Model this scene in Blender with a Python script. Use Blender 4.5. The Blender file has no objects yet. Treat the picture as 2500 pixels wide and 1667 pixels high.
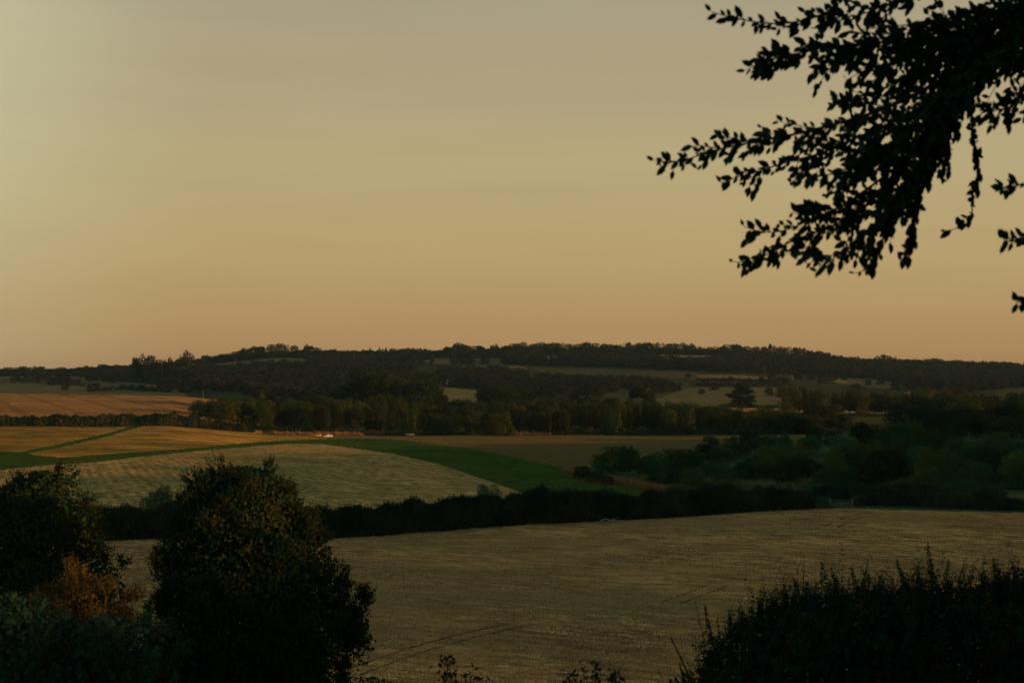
import bpy, math, random
import numpy as np
from mathutils import Vector
R = math.radians
SC = bpy.context.scene
COL = SC.collection

# ------------------------------------------------------------------ camera
F = 3472.0          # focal length in pixels of the 2500 px wide photograph (50 mm lens, 36 mm sensor)
HOR = 900.0         # row of the eye-level horizon
cd = bpy.data.cameras.new('camera'); cam = bpy.data.objects.new('camera', cd); COL.objects.link(cam)
cam.location = (0, 0, 0); cam.rotation_euler = (R(90), 0, 0)
cd.lens = 50; cd.sensor_width = 36; cd.shift_y = (HOR - 833.5) / 2500.0
cd.clip_start = 0.05; cd.clip_end = 20000
cd.dof.use_dof = True; cd.dof.focus_distance = 260; cd.dof.aperture_fstop = 4.5
SC.camera = cam
# ------------------------------------------------------------------ sun, sky, exposure
SUN_EL, SUN_AZ = 6.5, 104.0      # azimuth measured from the view direction (+Y) clockwise
sl = bpy.data.lights.new('sun', 'SUN'); sun = bpy.data.objects.new('sun', sl); COL.objects.link(sun)
sl.energy = 5.0; sl.angle = R(0.6); sl.color = (1.0, 0.46, 0.17)
sd = Vector((math.sin(R(SUN_AZ)) * math.cos(R(SUN_EL)), math.cos(R(SUN_AZ)) * math.cos(R(SUN_EL)), math.sin(R(SUN_EL))))
sun.rotation_euler = sd.to_track_quat('Z', 'Y').to_euler()
SC.view_settings.view_transform = 'Standard'; SC.view_settings.look = 'None'
SC.view_settings.exposure = 0.0; SC.view_settings.gamma = 1.0

def s2l(c):
    return tuple(((x / 255) / 12.92 if x / 255 <= .04045 else ((x / 255 + .055) / 1.055) ** 2.4) for x in c)

W = bpy.data.worlds.new('World'); SC.world = W; W.use_nodes = True
nt = W.node_tree; nt.nodes.clear(); L = nt.links.new
def N(t, **k):
    n = nt.nodes.new(t)
    for a, b in k.items(): setattr(n, a, b)
    return n
out = N('ShaderNodeOutputWorld'); bg = N('ShaderNodeBackground'); L(bg.outputs[0], out.inputs[0])
tc = N('ShaderNodeTexCoord'); sx = N('ShaderNodeSeparateXYZ'); L(tc.outputs['Generated'], sx.inputs[0])
ramp = N('ShaderNodeValToRGB'); L(sx.outputs['Z'], ramp.inputs[0])
SKY = [(0.0, (160, 122, 82)), (0.012, (169, 133, 90)), (0.035, (175, 142, 96)), (0.08, (181, 156, 109)), (0.14, (181, 164, 121)), (0.19, (175, 160, 124)), (0.25, (167, 156, 127)),
       (0.36, (120, 136, 128)), (0.55, (78, 114, 122)), (1.0, (50, 98, 116))]
while len(ramp.color_ramp.elements) < len(SKY): ramp.color_ramp.elements.new(0.5)
for e, (p, c) in zip(ramp.color_ramp.elements, SKY):
    e.position = p; e.color = s2l(c) + (1,)
# brighter pale green air toward the far left of the view
dv = N('ShaderNodeMath', operation='DIVIDE'); L(sx.outputs['X'], dv.inputs[0]); L(sx.outputs['Y'], dv.inputs[1])
mr = N('ShaderNodeMapRange'); mr.interpolation_type = 'SMOOTHSTEP'; L(dv.outputs[0], mr.inputs[0])
mr.inputs[1].default_value = -0.20; mr.inputs[2].default_value = -0.42; mr.inputs[3].default_value = 0; mr.inputs[4].default_value = 1
mz = N('ShaderNodeMapRange'); mz.interpolation_type = 'SMOOTHSTEP'; L(sx.outputs['Z'], mz.inputs[0])
mz.inputs[1].default_value = 0.0; mz.inputs[2].default_value = 0.25; mz.inputs[3].default_value = 0.22; mz.inputs[4].default_value = 0.62
mm = N('ShaderNodeMath', operation='MULTIPLY'); L(mr.outputs[0], mm.inputs[0]); L(mz.outputs[0], mm.inputs[1])
front = N('ShaderNodeMath', operation='GREATER_THAN'); L(sx.outputs['Y'], front.inputs[0]); front.inputs[1].default_value = 0
m2 = N('ShaderNodeMath', operation='MULTIPLY'); L(mm.outputs[0], m2.inputs[0]); L(front.outputs[0], m2.inputs[1])
mx = N('ShaderNodeMix', data_type='RGBA'); L(m2.outputs[0], mx.inputs['Factor']); L(ramp.outputs[0], mx.inputs['A']); mx.inputs['B'].default_value = s2l((202, 200, 162)) + (1,)
# a faint flat cloud streak and soft unevenness
mp = N('ShaderNodeMapping'); L(tc.outputs['Generated'], mp.inputs[0]); mp.inputs['Scale'].default_value = (5, 5, 46)
ns = N('ShaderNodeTexNoise'); L(mp.outputs[0], ns.inputs['Vector']); ns.inputs['Scale'].default_value = 1.0; ns.inputs['Detail'].default_value = 3
nr = N('ShaderNodeMapRange'); L(ns.outputs[0], nr.inputs[0]); nr.inputs[1].default_value = .3; nr.inputs[2].default_value = .7; nr.inputs[3].default_value = .975; nr.inputs[4].default_value = 1.025
ml = N('ShaderNodeVectorMath', operation='SCALE'); L(mx.outputs['Result'], ml.inputs[0]); L(nr.outputs[0], ml.inputs['Scale'])
sky = N('ShaderNodeTexSky'); sky.sky_type = 'NISHITA'; sky.sun_disc = False
sky.sun_elevation = R(SUN_EL); sky.sun_rotation = R(SUN_AZ)
sk = N('ShaderNodeVectorMath', operation='SCALE'); L(sky.outputs[0], sk.inputs[0]); sk.inputs['Scale'].default_value = 0.004
ad = N('ShaderNodeVectorMath', operation='ADD'); L(ml.outputs[0], ad.inputs[0]); L(sk.outputs[0], ad.inputs[1])
L(ad.outputs[0], bg.inputs[0]); bg.inputs[1].default_value = 1.0

# ------------------------------------------------------------------ helpers
def tag(o, label=None, cat=None, group=None, kind=None):
    if label: o['label'] = label
    if cat: o['category'] = cat
    if group: o['group'] = group
    if kind: o['kind'] = kind
    return o

def mesh_obj(name, v, f, mats, parent=None, smooth=False, mi=None):
    """v: N x 3 array, f: list of arrays of faces (quads / triangles as M x 4 or M x 3)."""
    me = bpy.data.meshes.new(name)
    v = np.asarray(v, dtype=np.float32)
    fl = f if isinstance(f, list) else [f]
    fl = [np.asarray(a, dtype=np.int32) for a in fl if len(a)]
    loops = np.concatenate([a.ravel() for a in fl])
    sizes = np.concatenate([np.full(len(a), a.shape[1], dtype=np.int32) for a in fl])
    starts = np.concatenate([[0], np.cumsum(sizes)[:-1]]).astype(np.int32)
    me.vertices.add(len(v)); me.vertices.foreach_set('co', v.ravel())
    me.loops.add(len(loops)); me.loops.foreach_set('vertex_index', loops)
    me.polygons.add(len(sizes)); me.polygons.foreach_set('loop_start', starts); me.polygons.foreach_set('loop_total', sizes)
    if mi is not None: me.polygons.foreach_set('material_index', np.asarray(mi, dtype=np.int32))
    if smooth: me.polygons.foreach_set('use_smooth', np.ones(len(sizes), dtype=bool))
    for m in (mats if isinstance(mats, (list, tuple)) else [mats]): me.materials.append(m)
    me.update(calc_edges=True)
    o = bpy.data.objects.new(name, me); COL.objects.link(o)
    if parent: o.parent = parent
    return o

def empty(name, loc=(0, 0, 0)):
    o = bpy.data.objects.new(name, None); COL.objects.link(o); o.location = loc; o.empty_display_size = .2
    return o

def join(parts):
    """parts: list of (v, f(quads)) -> one."""
    vs, fs, n = [], [], 0
    for v, f in parts:
        vs.append(v); fs.append(np.asarray(f) + n); n += len(v)
    return np.concatenate(vs), np.concatenate(fs)

def box(x0, x1, y0, y1, z0, z1):
    v = np.array([(x, y, z) for z in (z0, z1) for y in (y0, y1) for x in (x0, x1)], float)
    f = np.array([(0, 2, 3, 1), (4, 5, 7, 6), (0, 1, 5, 4), (2, 6, 7, 3), (0, 4, 6, 2), (1, 3, 7, 5)])
    return v, f

def tube(pts, rad, k=5):
    """a tapering tube through pts (n x 3)"""
    pts = np.asarray(pts, float); n = len(pts); rad = np.broadcast_to(np.asarray(rad, float), (n,))
    t = np.gradient(pts, axis=0); t /= np.linalg.norm(t, axis=1, keepdims=True) + 1e-9
    ref = np.where(np.abs(t[:, 2:3]) > .9, np.array([[1., 0, 0]]), np.array([[0, 0, 1.]]))
    a = np.cross(t, ref); a /= np.linalg.norm(a, axis=1, keepdims=True) + 1e-9
    b = np.cross(t, a)
    ang = np.arange(k) * 2 * np.pi / k
    v = pts[:, None] + rad[:, None, None] * (np.cos(ang)[None, :, None] * a[:, None] + np.sin(ang)[None, :, None] * b[:, None])
    v = v.reshape(-1, 3)
    i = np.arange(n - 1)[:, None] * k + np.arange(k)[None]; j = np.arange(n - 1)[:, None] * k + (np.arange(k) + 1)[None] % k
    return v, np.stack([i, j, j + k, i + k], -1).reshape(-1, 4)

def unit(rng, n):
    d = rng.normal(size=(n, 3)); return d / np.linalg.norm(d, axis=1, keepdims=True)

def leaves(rng, p, nrm, s, aspect=.55):
    """rhombic leaf-like faces at p with normals about nrm"""
    n = len(p); s = np.broadcast_to(np.asarray(s, float), (n,))[:, None]
    nrm = nrm / (np.linalg.norm(nrm, axis=1, keepdims=True) + 1e-9)
    a = np.cross(nrm, unit(rng, n)); a /= np.linalg.norm(a, axis=1, keepdims=True) + 1e-9
    b = np.cross(nrm, a)
    v = np.stack([p + a * s, p + b * s * aspect + nrm * s * .12, p - a * s, p - b * s * aspect + nrm * s * .12], 1).reshape(-1, 3)
    return v, np.arange(4 * n).reshape(n, 4)

# ------------------------------------------------------------------ materials
def mat(name, build):
    m = bpy.data.materials.new(name); m.use_nodes = True
    t = m.node_tree; b = t.nodes['Principled BSDF']
    b.inputs['Roughness'].default_value = .85
    if 'Specular IOR Level' in b.inputs: b.inputs['Specular IOR Level'].default_value = 0.0
    build(t, b); return m

def mixrgb(t, a, b, fac=None, mode='MIX'):
    n = t.nodes.new('ShaderNodeMix'); n.data_type = 'RGBA'; n.blend_type = mode
    for s, val in (('A', a), ('B', b)):
        if isinstance(val, tuple): n.inputs[s].default_value = val + (1,) if len(val) == 3 else val
        else: t.links.new(val, n.inputs[s])
    if fac is not None:
        if isinstance(fac, (int, float)): n.inputs['Factor'].default_value = fac
        else: t.links.new(fac, n.inputs['Factor'])
    return n.outputs['Result']

def noise(t, scale, detail=4, rough=.6, vec=None, mapscale=None, rot=0, coord='Object', lo=.35, hi=.65, dist=0):
    c = t.nodes.new('ShaderNodeTexCoord'); v = vec or c.outputs[coord]
    if mapscale:
        m0 = t.nodes.new('ShaderNodeMapping'); t.links.new(v, m0.inputs[0]); m0.inputs['Rotation'].default_value = (0, 0, rot)
        m = t.nodes.new('ShaderNodeMapping'); t.links.new(m0.outputs[0], m.inputs[0]); m.inputs['Scale'].default_value = mapscale; v = m.outputs[0]
    n = t.nodes.new('ShaderNodeTexNoise'); t.links.new(v, n.inputs['Vector'])
    n.inputs['Scale'].default_value = scale; n.inputs['Detail'].default_value = detail; n.inputs['Roughness'].default_value = rough; n.inputs['Distortion'].default_value = dist
    r = t.nodes.new('ShaderNodeMapRange'); t.links.new(n.outputs[0], r.inputs[0]); r.inputs[1].default_value = lo; r.inputs[2].default_value = hi
    return r.outputs[0]

def math_n(t, op, a, b=None):
    n = t.nodes.new('ShaderNodeMath'); n.operation = op
    for i, val in enumerate((a, b)):
        if val is None: continue
        if isinstance(val, (int, float)): n.inputs[i].default_value = val
        else: t.links.new(val, n.inputs[i])
    return n.outputs[0]

def bump(t, b, h, strength, dist):
    n = t.nodes.new('ShaderNodeBump'); n.inputs['Strength'].default_value = strength; n.inputs['Distance'].default_value = dist
    t.links.new(h, n.inputs['Height']); t.links.new(n.outputs[0], b.inputs['Normal'])

def foliage(name, c1, c2, scale=1.2, use_obj=True, trans=.25):
    def f(t, b):
        n1 = noise(t, scale, 3, .6)
        c = mixrgb(t, c1, c2, n1)
        if use_obj:
            oi = t.nodes.new('ShaderNodeObjectInfo')
            c = mixrgb(t, c, oi.outputs['Color'], 1.0, 'MULTIPLY')
            h = t.nodes.new('ShaderNodeHueSaturation'); t.links.new(c, h.inputs['Color'])
            r = t.nodes.new('ShaderNodeMapRange'); t.links.new(oi.outputs['Random'], r.inputs[0]); r.inputs[3].default_value = .72; r.inputs[4].default_value = 1.3
            t.links.new(r.outputs[0], h.inputs['Value'])
            r2 = t.nodes.new('ShaderNodeMapRange'); t.links.new(oi.outputs['Random'], r2.inputs[0]); r2.inputs[3].default_value = .485; r2.inputs[4].default_value = .515
            t.links.new(r2.outputs[0], h.inputs['Hue']); c = h.outputs[0]
        # a leaf-to-leaf difference
        g = t.nodes.new('ShaderNodeNewGeometry')
        r = t.nodes.new('ShaderNodeMapRange'); t.links.new(g.outputs['Random Per Island'], r.inputs[0]); r.inputs[3].default_value = .4; r.inputs[4].default_value = 1.9
        c = mixrgb(t, (0, 0, 0), c, r.outputs[0])
        t.links.new(c, b.inputs['Base Color'])
        if trans:
            tr = t.nodes.new('ShaderNodeBsdfTranslucent'); t.links.new(c, tr.inputs['Color'])
            ms = t.nodes.new('ShaderNodeMixShader'); ms.inputs[0].default_value = trans
            t.links.new(b.outputs[0], ms.inputs[1]); t.links.new(tr.outputs[0], ms.inputs[2])
            t.links.new(ms.outputs[0], t.nodes['Material Output'].inputs[0])
    return mat(name, f)

M = {}
M['leaf_wood'] = foliage('leaf_wood', (.008, .036, .028), (.072, .074, .026), .35)
M['leaf_far'] = foliage('leaf_far', (.008, .024, .026), (.038, .038, .026), .03)  # cool blue of the haze put into the leaf colours
M['leaf_far_mass'] = foliage('leaf_far_mass', (.007, .022, .026), (.036, .036, .026), .02, use_obj=False)  # same haze blue in the colours of the massed crowns
M['leaf_hedge'] = foliage('leaf_hedge', (.010, .044, .034), (.085, .090, .045), .16)
M['leaf_scrub'] = foliage('leaf_scrub', (.008, .036, .024), (.056, .064, .026), .3)
M['leaf_near'] = foliage('leaf_near', (.008, .042, .026), (.050, .060, .020), 1.0)
M['leaf_teal'] = foliage('leaf_teal', (.012, .050, .036), (.030, .058, .030), .8)
M['leaf_sunglow'] = foliage('leaf_sunglow', (.020, .032, .012), (.115, .066, .02), .9)  # dark green leaf with amber sunlight mixed into its colour
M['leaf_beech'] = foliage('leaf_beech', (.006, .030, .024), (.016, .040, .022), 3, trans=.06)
M['bark'] = mat('bark', lambda t, b: t.links.new(mixrgb(t, (.05, .035, .022), (.11, .085, .06), noise(t, 6, 5, mapscale=(1, 1, .2))), b.inputs['Base Color']))
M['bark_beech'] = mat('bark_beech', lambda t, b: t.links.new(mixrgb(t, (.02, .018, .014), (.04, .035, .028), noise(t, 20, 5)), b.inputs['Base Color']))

def soil(name, cols, big, fine, mapscale=(1, 1, 1), rot=0, bs=.6, bd=.25, extra=None):
    def f(t, b):
        n1 = noise(t, big, 5, .6, mapscale=mapscale, rot=rot, lo=.36, hi=.64)
        n2 = noise(t, fine, 6, .8, mapscale=mapscale, rot=rot, lo=.40, hi=.60)
        c = mixrgb(t, cols[0], cols[1], n2)
        c = mixrgb(t, c, cols[2], math_n(t, 'MULTIPLY', n1, .75))
        h = n2
        if extra: c, h = extra(t, c, h)
        t.links.new(c, b.inputs['Base Color']); bump(t, b, h, bs, bd)
    return mat(name, f)

def rows(t, nx, ny, period, wob=.6, wscale=.02):
    """0..1 sine across a world direction"""
    c = t.nodes.new('ShaderNodeTexCoord'); d = t.nodes.new('ShaderNodeVectorMath'); d.operation = 'DOT_PRODUCT'
    t.links.new(c.outputs['Object'], d.inputs[0]); d.inputs[1].default_value = (nx, ny, 0)
    w = noise(t, wscale, 3, lo=0, hi=1)
    a = math_n(t, 'ADD', d.outputs['Value'], math_n(t, 'MULTIPLY', w, wob * period * 4))
    s = math_n(t, 'SINE', math_n(t, 'MULTIPLY', a, 2 * math.pi / period))
    return math_n(t, 'ADD', math_n(t, 'MULTIPLY', s, .5), .5), a

def hay_extra(t, c, h):
    s, _ = rows(t, .95, .313, 2.2, .22, .02)
    patch = noise(t, .02, 4, lo=.38, hi=.62)
    k = math_n(t, 'MULTIPLY', math_n(t, 'MULTIPLY', s, math_n(t, 'ADD', math_n(t, 'MULTIPLY', patch, .7), .3)), noise(t, .35, 3, mapscale=(1, .15, 1), rot=-.32, lo=.25, hi=.6))
    c = mixrgb(t, c, (.12, .095, .036), math_n(t, 'MULTIPLY', k, .75))
    return c, math_n(t, 'ADD', h, math_n(t, 'MULTIPLY', k, 1.0))
def near_extra(t, c, h):
    s, _ = rows(t, .51, .86, 2.1, .5, .01)
    k = math_n(t, 'MULTIPLY', s, noise(t, .06, 4, lo=.35, hi=.7))
    c = mixrgb(t, c, (.12, .062, .03), math_n(t, 'MULTIPLY', k, .6))
    g = noise(t, .013, 5, .6, mapscale=(.6, 1, 1), lo=.45, hi=.7)
    c = mixrgb(t, c, (.15, .15, .06), math_n(t, 'MULTIPLY', g, .6))
    return c, h
def wheat_extra(t, c, h):
    _, a = rows(t, .905, .42, 26, .12, .004)
    fr = math_n(t, 'FRACT', math_n(t, 'DIVIDE', a, 26))
    k = None
    for q in (.28, .38):
        d = math_n(t, 'ABSOLUTE', math_n(t, 'SUBTRACT', fr, q))
        l = math_n(t, 'LESS_THAN', d, .017)
        k = l if k is None else math_n(t, 'MAXIMUM', k, l)
    c = mixrgb(t, c, (.12, .08, .04), math_n(t, 'MULTIPLY', k, .8))
    l = noise(t, .03, 5, .7, mapscale=(.5, 1.6, 1), rot=-.5, lo=.57, hi=.72)
    c = mixrgb(t, c, (.17, .10, .055), math_n(t, 'MULTIPLY', l, .8))
    return c, h

M['near_field'] = soil('near_field', [(.15, .078, .030), (.86, .45, .16), (.30, .18, .075)], .05, .6, mapscale=(.45, 1.0, 1), rot=.42, bs=.2, bd=.1, extra=near_extra)
M['hay'] = soil('hay', [(.20, .12, .045), (.78, .43, .155), (.17, .16, .05)], .018, .35, mapscale=(1.3, .35, 1), rot=-.32, bs=.2, bd=.1, extra=hay_extra)
M['green'] = soil('green', [(.012, .040, .008), (.054, .098, .017), (.075, .090, .019)], .04, .35, mapscale=(1, .4, 1), rot=-.32, bs=.5, bd=.2)
M['meadow'] = soil('meadow', [(.20, .11, .03), (.75, .42, .09), (.13, .10, .03)], .015, .10, mapscale=(.6, 1.2, 1), bs=1, bd=.9)  # bright and dark bands of low sun put into the noise colours
M['path_grass'] = soil('path_grass', [(.03, .07, .02), (.045, .09, .025), (.06, .09, .02)], .05, 1., bs=.4, bd=.2)
M['wheat'] = soil('wheat', [(.40, .20, .08), (.72, .40, .155), (.36, .19, .08)], .02, .25, bs=1, bd=1.2, extra=wheat_extra)
M['stubble'] = soil('stubble', [(.20, .13, .05), (.40, .25, .09), (.17, .16, .06)], .03, .4, mapscale=(.5, 1.6, 1), bs=1, bd=.8)
M['rough'] = soil('rough', [(.045, .06, .025), (.09, .10, .04), (.11, .085, .04)], .05, .7, bs=1, bd=.5)
M['scrub_grass'] = soil('scrub_grass', [(.05, .10, .05), (.16, .17, .08), (.05, .12, .05)], .06, .8, bs=1, bd=.4)
M['pasture'] = soil('pasture', [(.045, .056, .026), (.085, .084, .036), (.076, .064, .033)], .01, .08, bs=1, bd=1)
M['pasture_light'] = soil('pasture_light', [(.075, .085, .04), (.16, .15, .07), (.14, .115, .06)], .01, .08, bs=1, bd=1)
M['pasture_dry'] = soil('pasture_dry', [(.14, .10, .05), (.28, .17, .08), (.08, .08, .035)], .01, .08, bs=1, bd=1)
M['gold'] = soil('gold', [(.42, .24, .09), (.55, .33, .12), (.40, .25, .10)], .01, .1, bs=1, bd=1.5)
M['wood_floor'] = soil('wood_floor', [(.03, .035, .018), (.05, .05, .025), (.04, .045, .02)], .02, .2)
def flat(name, c1, c2=None, sc=8, rough=.6, metal=0):
    def f(t, b):
        t.links.new(mixrgb(t, c1, c2 or tuple(x * .75 for x in c1), noise(t, sc, 4)), b.inputs['Base Color'])
        b.inputs['Specular IOR Level'].default_value = .4; b.inputs['Roughness'].default_value = rough; b.inputs['Metallic'].default_value = metal
    return mat(name, f)
M['timber'] = flat('timber', (.22, .17, .11), (.12, .09, .06), 3, .8)
M['galv'] = flat('galv', (.13, .15, .16), (.09, .10, .11), 5, .7, 0)
M['white_paint'] = flat('white_paint', (.75, .74, .70), (.6, .6, .56), 3, .5)
M['car_paint'] = flat('car_paint', (.62, .60, .55), (.55, .53, .50), 3, .35, .2)
M['glass'] = flat('glass', (.02, .025, .03), (.03, .03, .035), 2, .15)
M['tyre'] = flat('tyre', (.02, .02, .02), None, 5, .8)
M['roof_tile'] = flat('roof_tile', (.22, .09, .05), (.14, .06, .035), 2, .8)
M['slate'] = flat('slate', (.08, .085, .09), (.05, .05, .06), 2, .7)
M['yellow_paint'] = flat('yellow_paint', (.62, .42, .10), (.5, .33, .08), 3, .6)
M['dull_white'] = flat('dull_white', (.17, .17, .16), (.12, .12, .115), 3, .6)
M['dry_stem'] = foliage('dry_stem', (.22, .13, .065), (.36, .22, .11), .5, use_obj=False, trans=.1)
M['white_flower'] = foliage('white_flower', (.22, .24, .20), (.34, .34, .28), .5, use_obj=False, trans=.1)
M['grass_blade'] = foliage('grass_blade', (.10, .10, .04), (.2, .16, .06), .5, use_obj=False, trans=.1)

# ------------------------------------------------------------------ terrain height
def tab(px, xs, ys): return np.interp(px, xs, ys)
RX = [-2500, -600, 0, 200, 330, 450, 530, 650, 800, 1000, 1250, 1450, 1600, 1800, 1950, 2100, 2300, 2500, 3100, 5000]
RV = [905, 912, 914, 909, 900, 893, 884, 871, 868, 872, 863, 862, 861, 866, 880, 890, 899, 905, 910, 905]
CX = [-2500, -600, 0, 420, 640, 900, 1150, 1450, 1700, 2100, 2500, 3100, 5000]
CTRL = {  # distance: ground row at each of CX
    8:   None, 20: None, 45: None, 75: None, 98: None,
    150: [1425, 1425, 1424, 1424, 1424, 1424, 1424, 1424, 1424, 1426, 1430, 1440, 1440],
    200: [1292, 1290, 1290, 1291, 1292, 1293, 1292, 1288, 1284, 1284, 1288, 1292, 1292],
    240: [1222, 1222, 1224, 1228, 1232, 1235, 1236, 1235, 1234, 1232, 1250, 1255, 1255],
    300: [1172, 1172, 1176, 1182, 1186, 1190, 1192, 1188, 1180, 1176, 1178, 1190, 1190],
    400: [1118, 1118, 1120, 1122, 1124, 1130, 1134, 1134, 1126, 1116, 1110, 1120, 1120],
    500: [1080, 1080, 1082, 1088, 1096, 1102, 1106, 1106, 1100, 1085, 1072, 1080, 1080],
    600: [1040, 1040, 1042, 1050, 1076, 1082, 1084, 1084, 1080, 1066, 1045, 1050, 1050],
    660: [1022, 1026, 1030, 1034, 1062, 1069, 1069, 1070, 1070, 1062, 1040, 1040, 1040],
    700: [1010, 1014, 1018, 1022, 1048, 1062, 1061, 1060, 1060, 1058, 1040, 1040, 1040],
    780: [992, 994, 996, 1002, 1030, 1032, 1040, 1044, 1046, 1048, 1036, 1036, 1036],
    860: [974, 976, 979, 986, 1010, 1004, 1012, 1024, 1032, 1034, 1030, 1030, 1030],
    1000: [956, 958, 960, 966, 990, 1000, 1006, 1010, 1014, 1018, 1018, 1018, 1018],
    1150: [985, 985, 985, 990, 1000, 1005, 1002, 1000, 998, 1000, 1005, 1005, 1005],
}
ZN = [(-100, -1.0), (0, -1.9), (8, -3.4), (20, -7.2), (45, -14.0), (75, -20.2), (98, -22.3)]
UG = np.concatenate([np.linspace(-.95, -.40, 56)[:-1], np.linspace(-.40, .40, 1000), np.linspace(.40, .95, 56)[1:]])
PXG = UG * F + 1250
YS = [8.0]
while YS[-1] < 3000:
    y = YS[-1]
    YS.append(y + (1.2 if y < 90 else max(.35, y * y / 24.0 / F * 1.9) if y < 640 else 3.2 if y < 1050 else 5.0))
YG = np.array(YS)
def build_height():
    ks = sorted(k for k in CTRL if k >= 98)
    rowsz = [(y, np.full(len(PXG), z)) for y, z in ZN if 8 <= y <= 98]
    for k in ks[1:]:
        rowsz.append((k, -(np.interp(PXG, CX, CTRL[k]) - HOR) * k / F))
    vb = np.interp(PXG, CX, CTRL[1150]); vr = np.interp(PXG, RX, RV)
    for k in (1300, 1450, 1600, 1800, 2000, 2200, 2350, 2480):
        s = ((k - 1150) / 1330) ** .85
        rowsz.append((k, -(vb + (vr - vb) * s - HOR) * k / F))
    zr = -(vr - HOR) * 2480 / F
    rowsz.append((2700, zr - 6)); rowsz.append((3200, zr - 30))
    ys = np.array([a for a, _ in rowsz]); zs = np.stack([b for _, b in rowsz])
    Z = np.empty((len(YG), len(PXG)))
    idx = np.clip(np.searchsorted(ys, YG) - 1, 0, len(ys) - 2)
    # Catmull-Rom style slopes limited to avoid overshoot
    d = np.diff(zs, axis=0) / np.diff(ys)[:, None]
    m = np.zeros_like(zs); m[1:-1] = np.where(d[1:] * d[:-1] > 0, 2 * d[1:] * d[:-1] / (d[1:] + d[:-1] + 1e-12), 0); m[0] = d[0]; m[-1] = d[-1]
    h = np.diff(ys)[idx]; t = ((YG - ys[idx]) / h)[:, None]; h = h[:, None]
    Z = (2 * t**3 - 3 * t**2 + 1) * zs[idx] + (t**3 - 2 * t**2 + t) * h * m[idx] + (-2 * t**3 + 3 * t**2) * zs[idx + 1] + (t**3 - t**2) * h * m[idx + 1]
    # smooth across columns
    k = 41; ker = np.hanning(k + 2)[1:-1]; ker /= ker.sum()
    Zp = np.pad(Z, ((0, 0), (k // 2, k // 2)), mode='edge')
    Z = np.apply_along_axis(lambda r: np.convolve(r, ker, 'valid'), 1, Zp)
    return Z
ZG = build_height()
rg = np.random.default_rng(5)
def wob(X, Y):
    return .25 * np.sin(X * .031 + 1.3) * np.sin(Y * .027 + .4) + .12 * np.sin(X * .11 + Y * .07) + .9 * np.clip((Y - 1200) / 600, 0, 1) * np.sin(X * .012 + Y * .004) * np.sin(Y * .011 + 2)
XG = UG[None] * YG[:, None]
ZG = ZG + wob(XG, np.broadcast_to(YG[:, None], XG.shape)) * np.clip((YG[:, None] - 30) / 80, 0, 1)

def ground(X, Y):
    X = np.asarray(X, float); Y = np.asarray(Y, float)
    yc = np.clip(Y, YG[0], YG[-1] - .01); u = np.clip(X / np.maximum(yc, 1), -.949, .949)
    i = np.clip(np.searchsorted(YG, yc, 'right') - 1, 0, len(YG) - 2); j = np.clip(np.searchsorted(UG, u, 'right') - 1, 0, len(UG) - 2)
    a = (yc - YG[i]) / (YG[i + 1] - YG[i]); b = (u - UG[j]) / (UG[j + 1] - UG[j])
    z = ZG[i, j] * (1 - a) * (1 - b) + ZG[i + 1, j] * a * (1 - b) + ZG[i, j + 1] * (1 - a) * b + ZG[i + 1, j + 1] * a * b
    return np.where(Y < YG[0], np.interp(Y, [p for p, _ in ZN], [q for _, q in ZN]), z)
def X_of(px, Y): return (np.asarray(px, float) - 1250) / F * Y
def g1(px, Y):
    x = float(X_of(px, Y)); return x, float(ground(x, Y))
def Y_at(px, v, ymin=90, ymax=2600):
    """distance at which the ground seen in column px shows at row v (first beyond ymin)"""
    ys = np.arange(ymin, ymax, 1.0); x = X_of(px, ys); r = HOR - ground(x, ys) * F / ys
    k = np.nonzero(r <= v)[0]
    return float(ys[k[0]]) if len(k) else ymax

# ------------------------------------------------------------------ hedge line and the fields
HLX = [-2500, -600, 0, 400, 800, 1250, 1700, 2050, 2300, 2500, 3100, 5000]
HLY = [170, 175, 182, 186, 190, 203, 217, 232, 237, 239, 245, 250]
def hedgeY(px): return np.interp(px, HLX, HLY)
FY2 = lambda px: np.interp(px, [-2500, -600, 0, 470, 560], [600, 610, 615, 645, 670])   # hedge under the wheat

def inpoly(px, v, poly):
    ins = np.zeros(px.shape, bool); n = len(poly); j = n - 1
    for i in range(n):
        xi, yi = poly[i]; xj, yj = poly[j]
        c = ((yi > v) != (yj > v)) & (px < (xj - xi) * (v - yi) / ((yj - yi) + 1e-9) + xi)
        ins ^= c; j = i
    return ins
UP_G = [(-3000, 1100), (0, 1101), (60, 1104), (89, 1111), (149, 1116), (238, 1110), (357, 1102), (477, 1093), (566, 1084), (685, 1075), (785, 1071), (898, 1070), (987, 1074), (1077, 1086), (1136, 1093), (1226, 1110), (1300, 1125), (1370, 1140), (1409, 1148), (1474, 1166), (1528, 1187), (1602, 1205), (1680, 1232)]
LO_G = [(1335, 1234), (1300, 1211), (1196, 1175), (1136, 1154), (1077, 1134), (1017, 1120), (957, 1107), (868, 1095), (779, 1083), (700, 1083), (566, 1093), (447, 1104), (328, 1116), (238, 1128), (119, 1135), (0, 1147), (-3000, 1150)]
green_poly = UP_G + [(1680, 1500), (1420, 1500)] + LO_G
hay_poly = list(reversed(LO_G)) + [(1420, 1500), (-3000, 1500)]
track_poly = [(50, 1106), (60, 1101), (149, 1083), (253, 1059), (328, 1039), (366, 1029), (376, 1030), (335, 1044), (258, 1066), (152, 1091), (66, 1107)]
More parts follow.
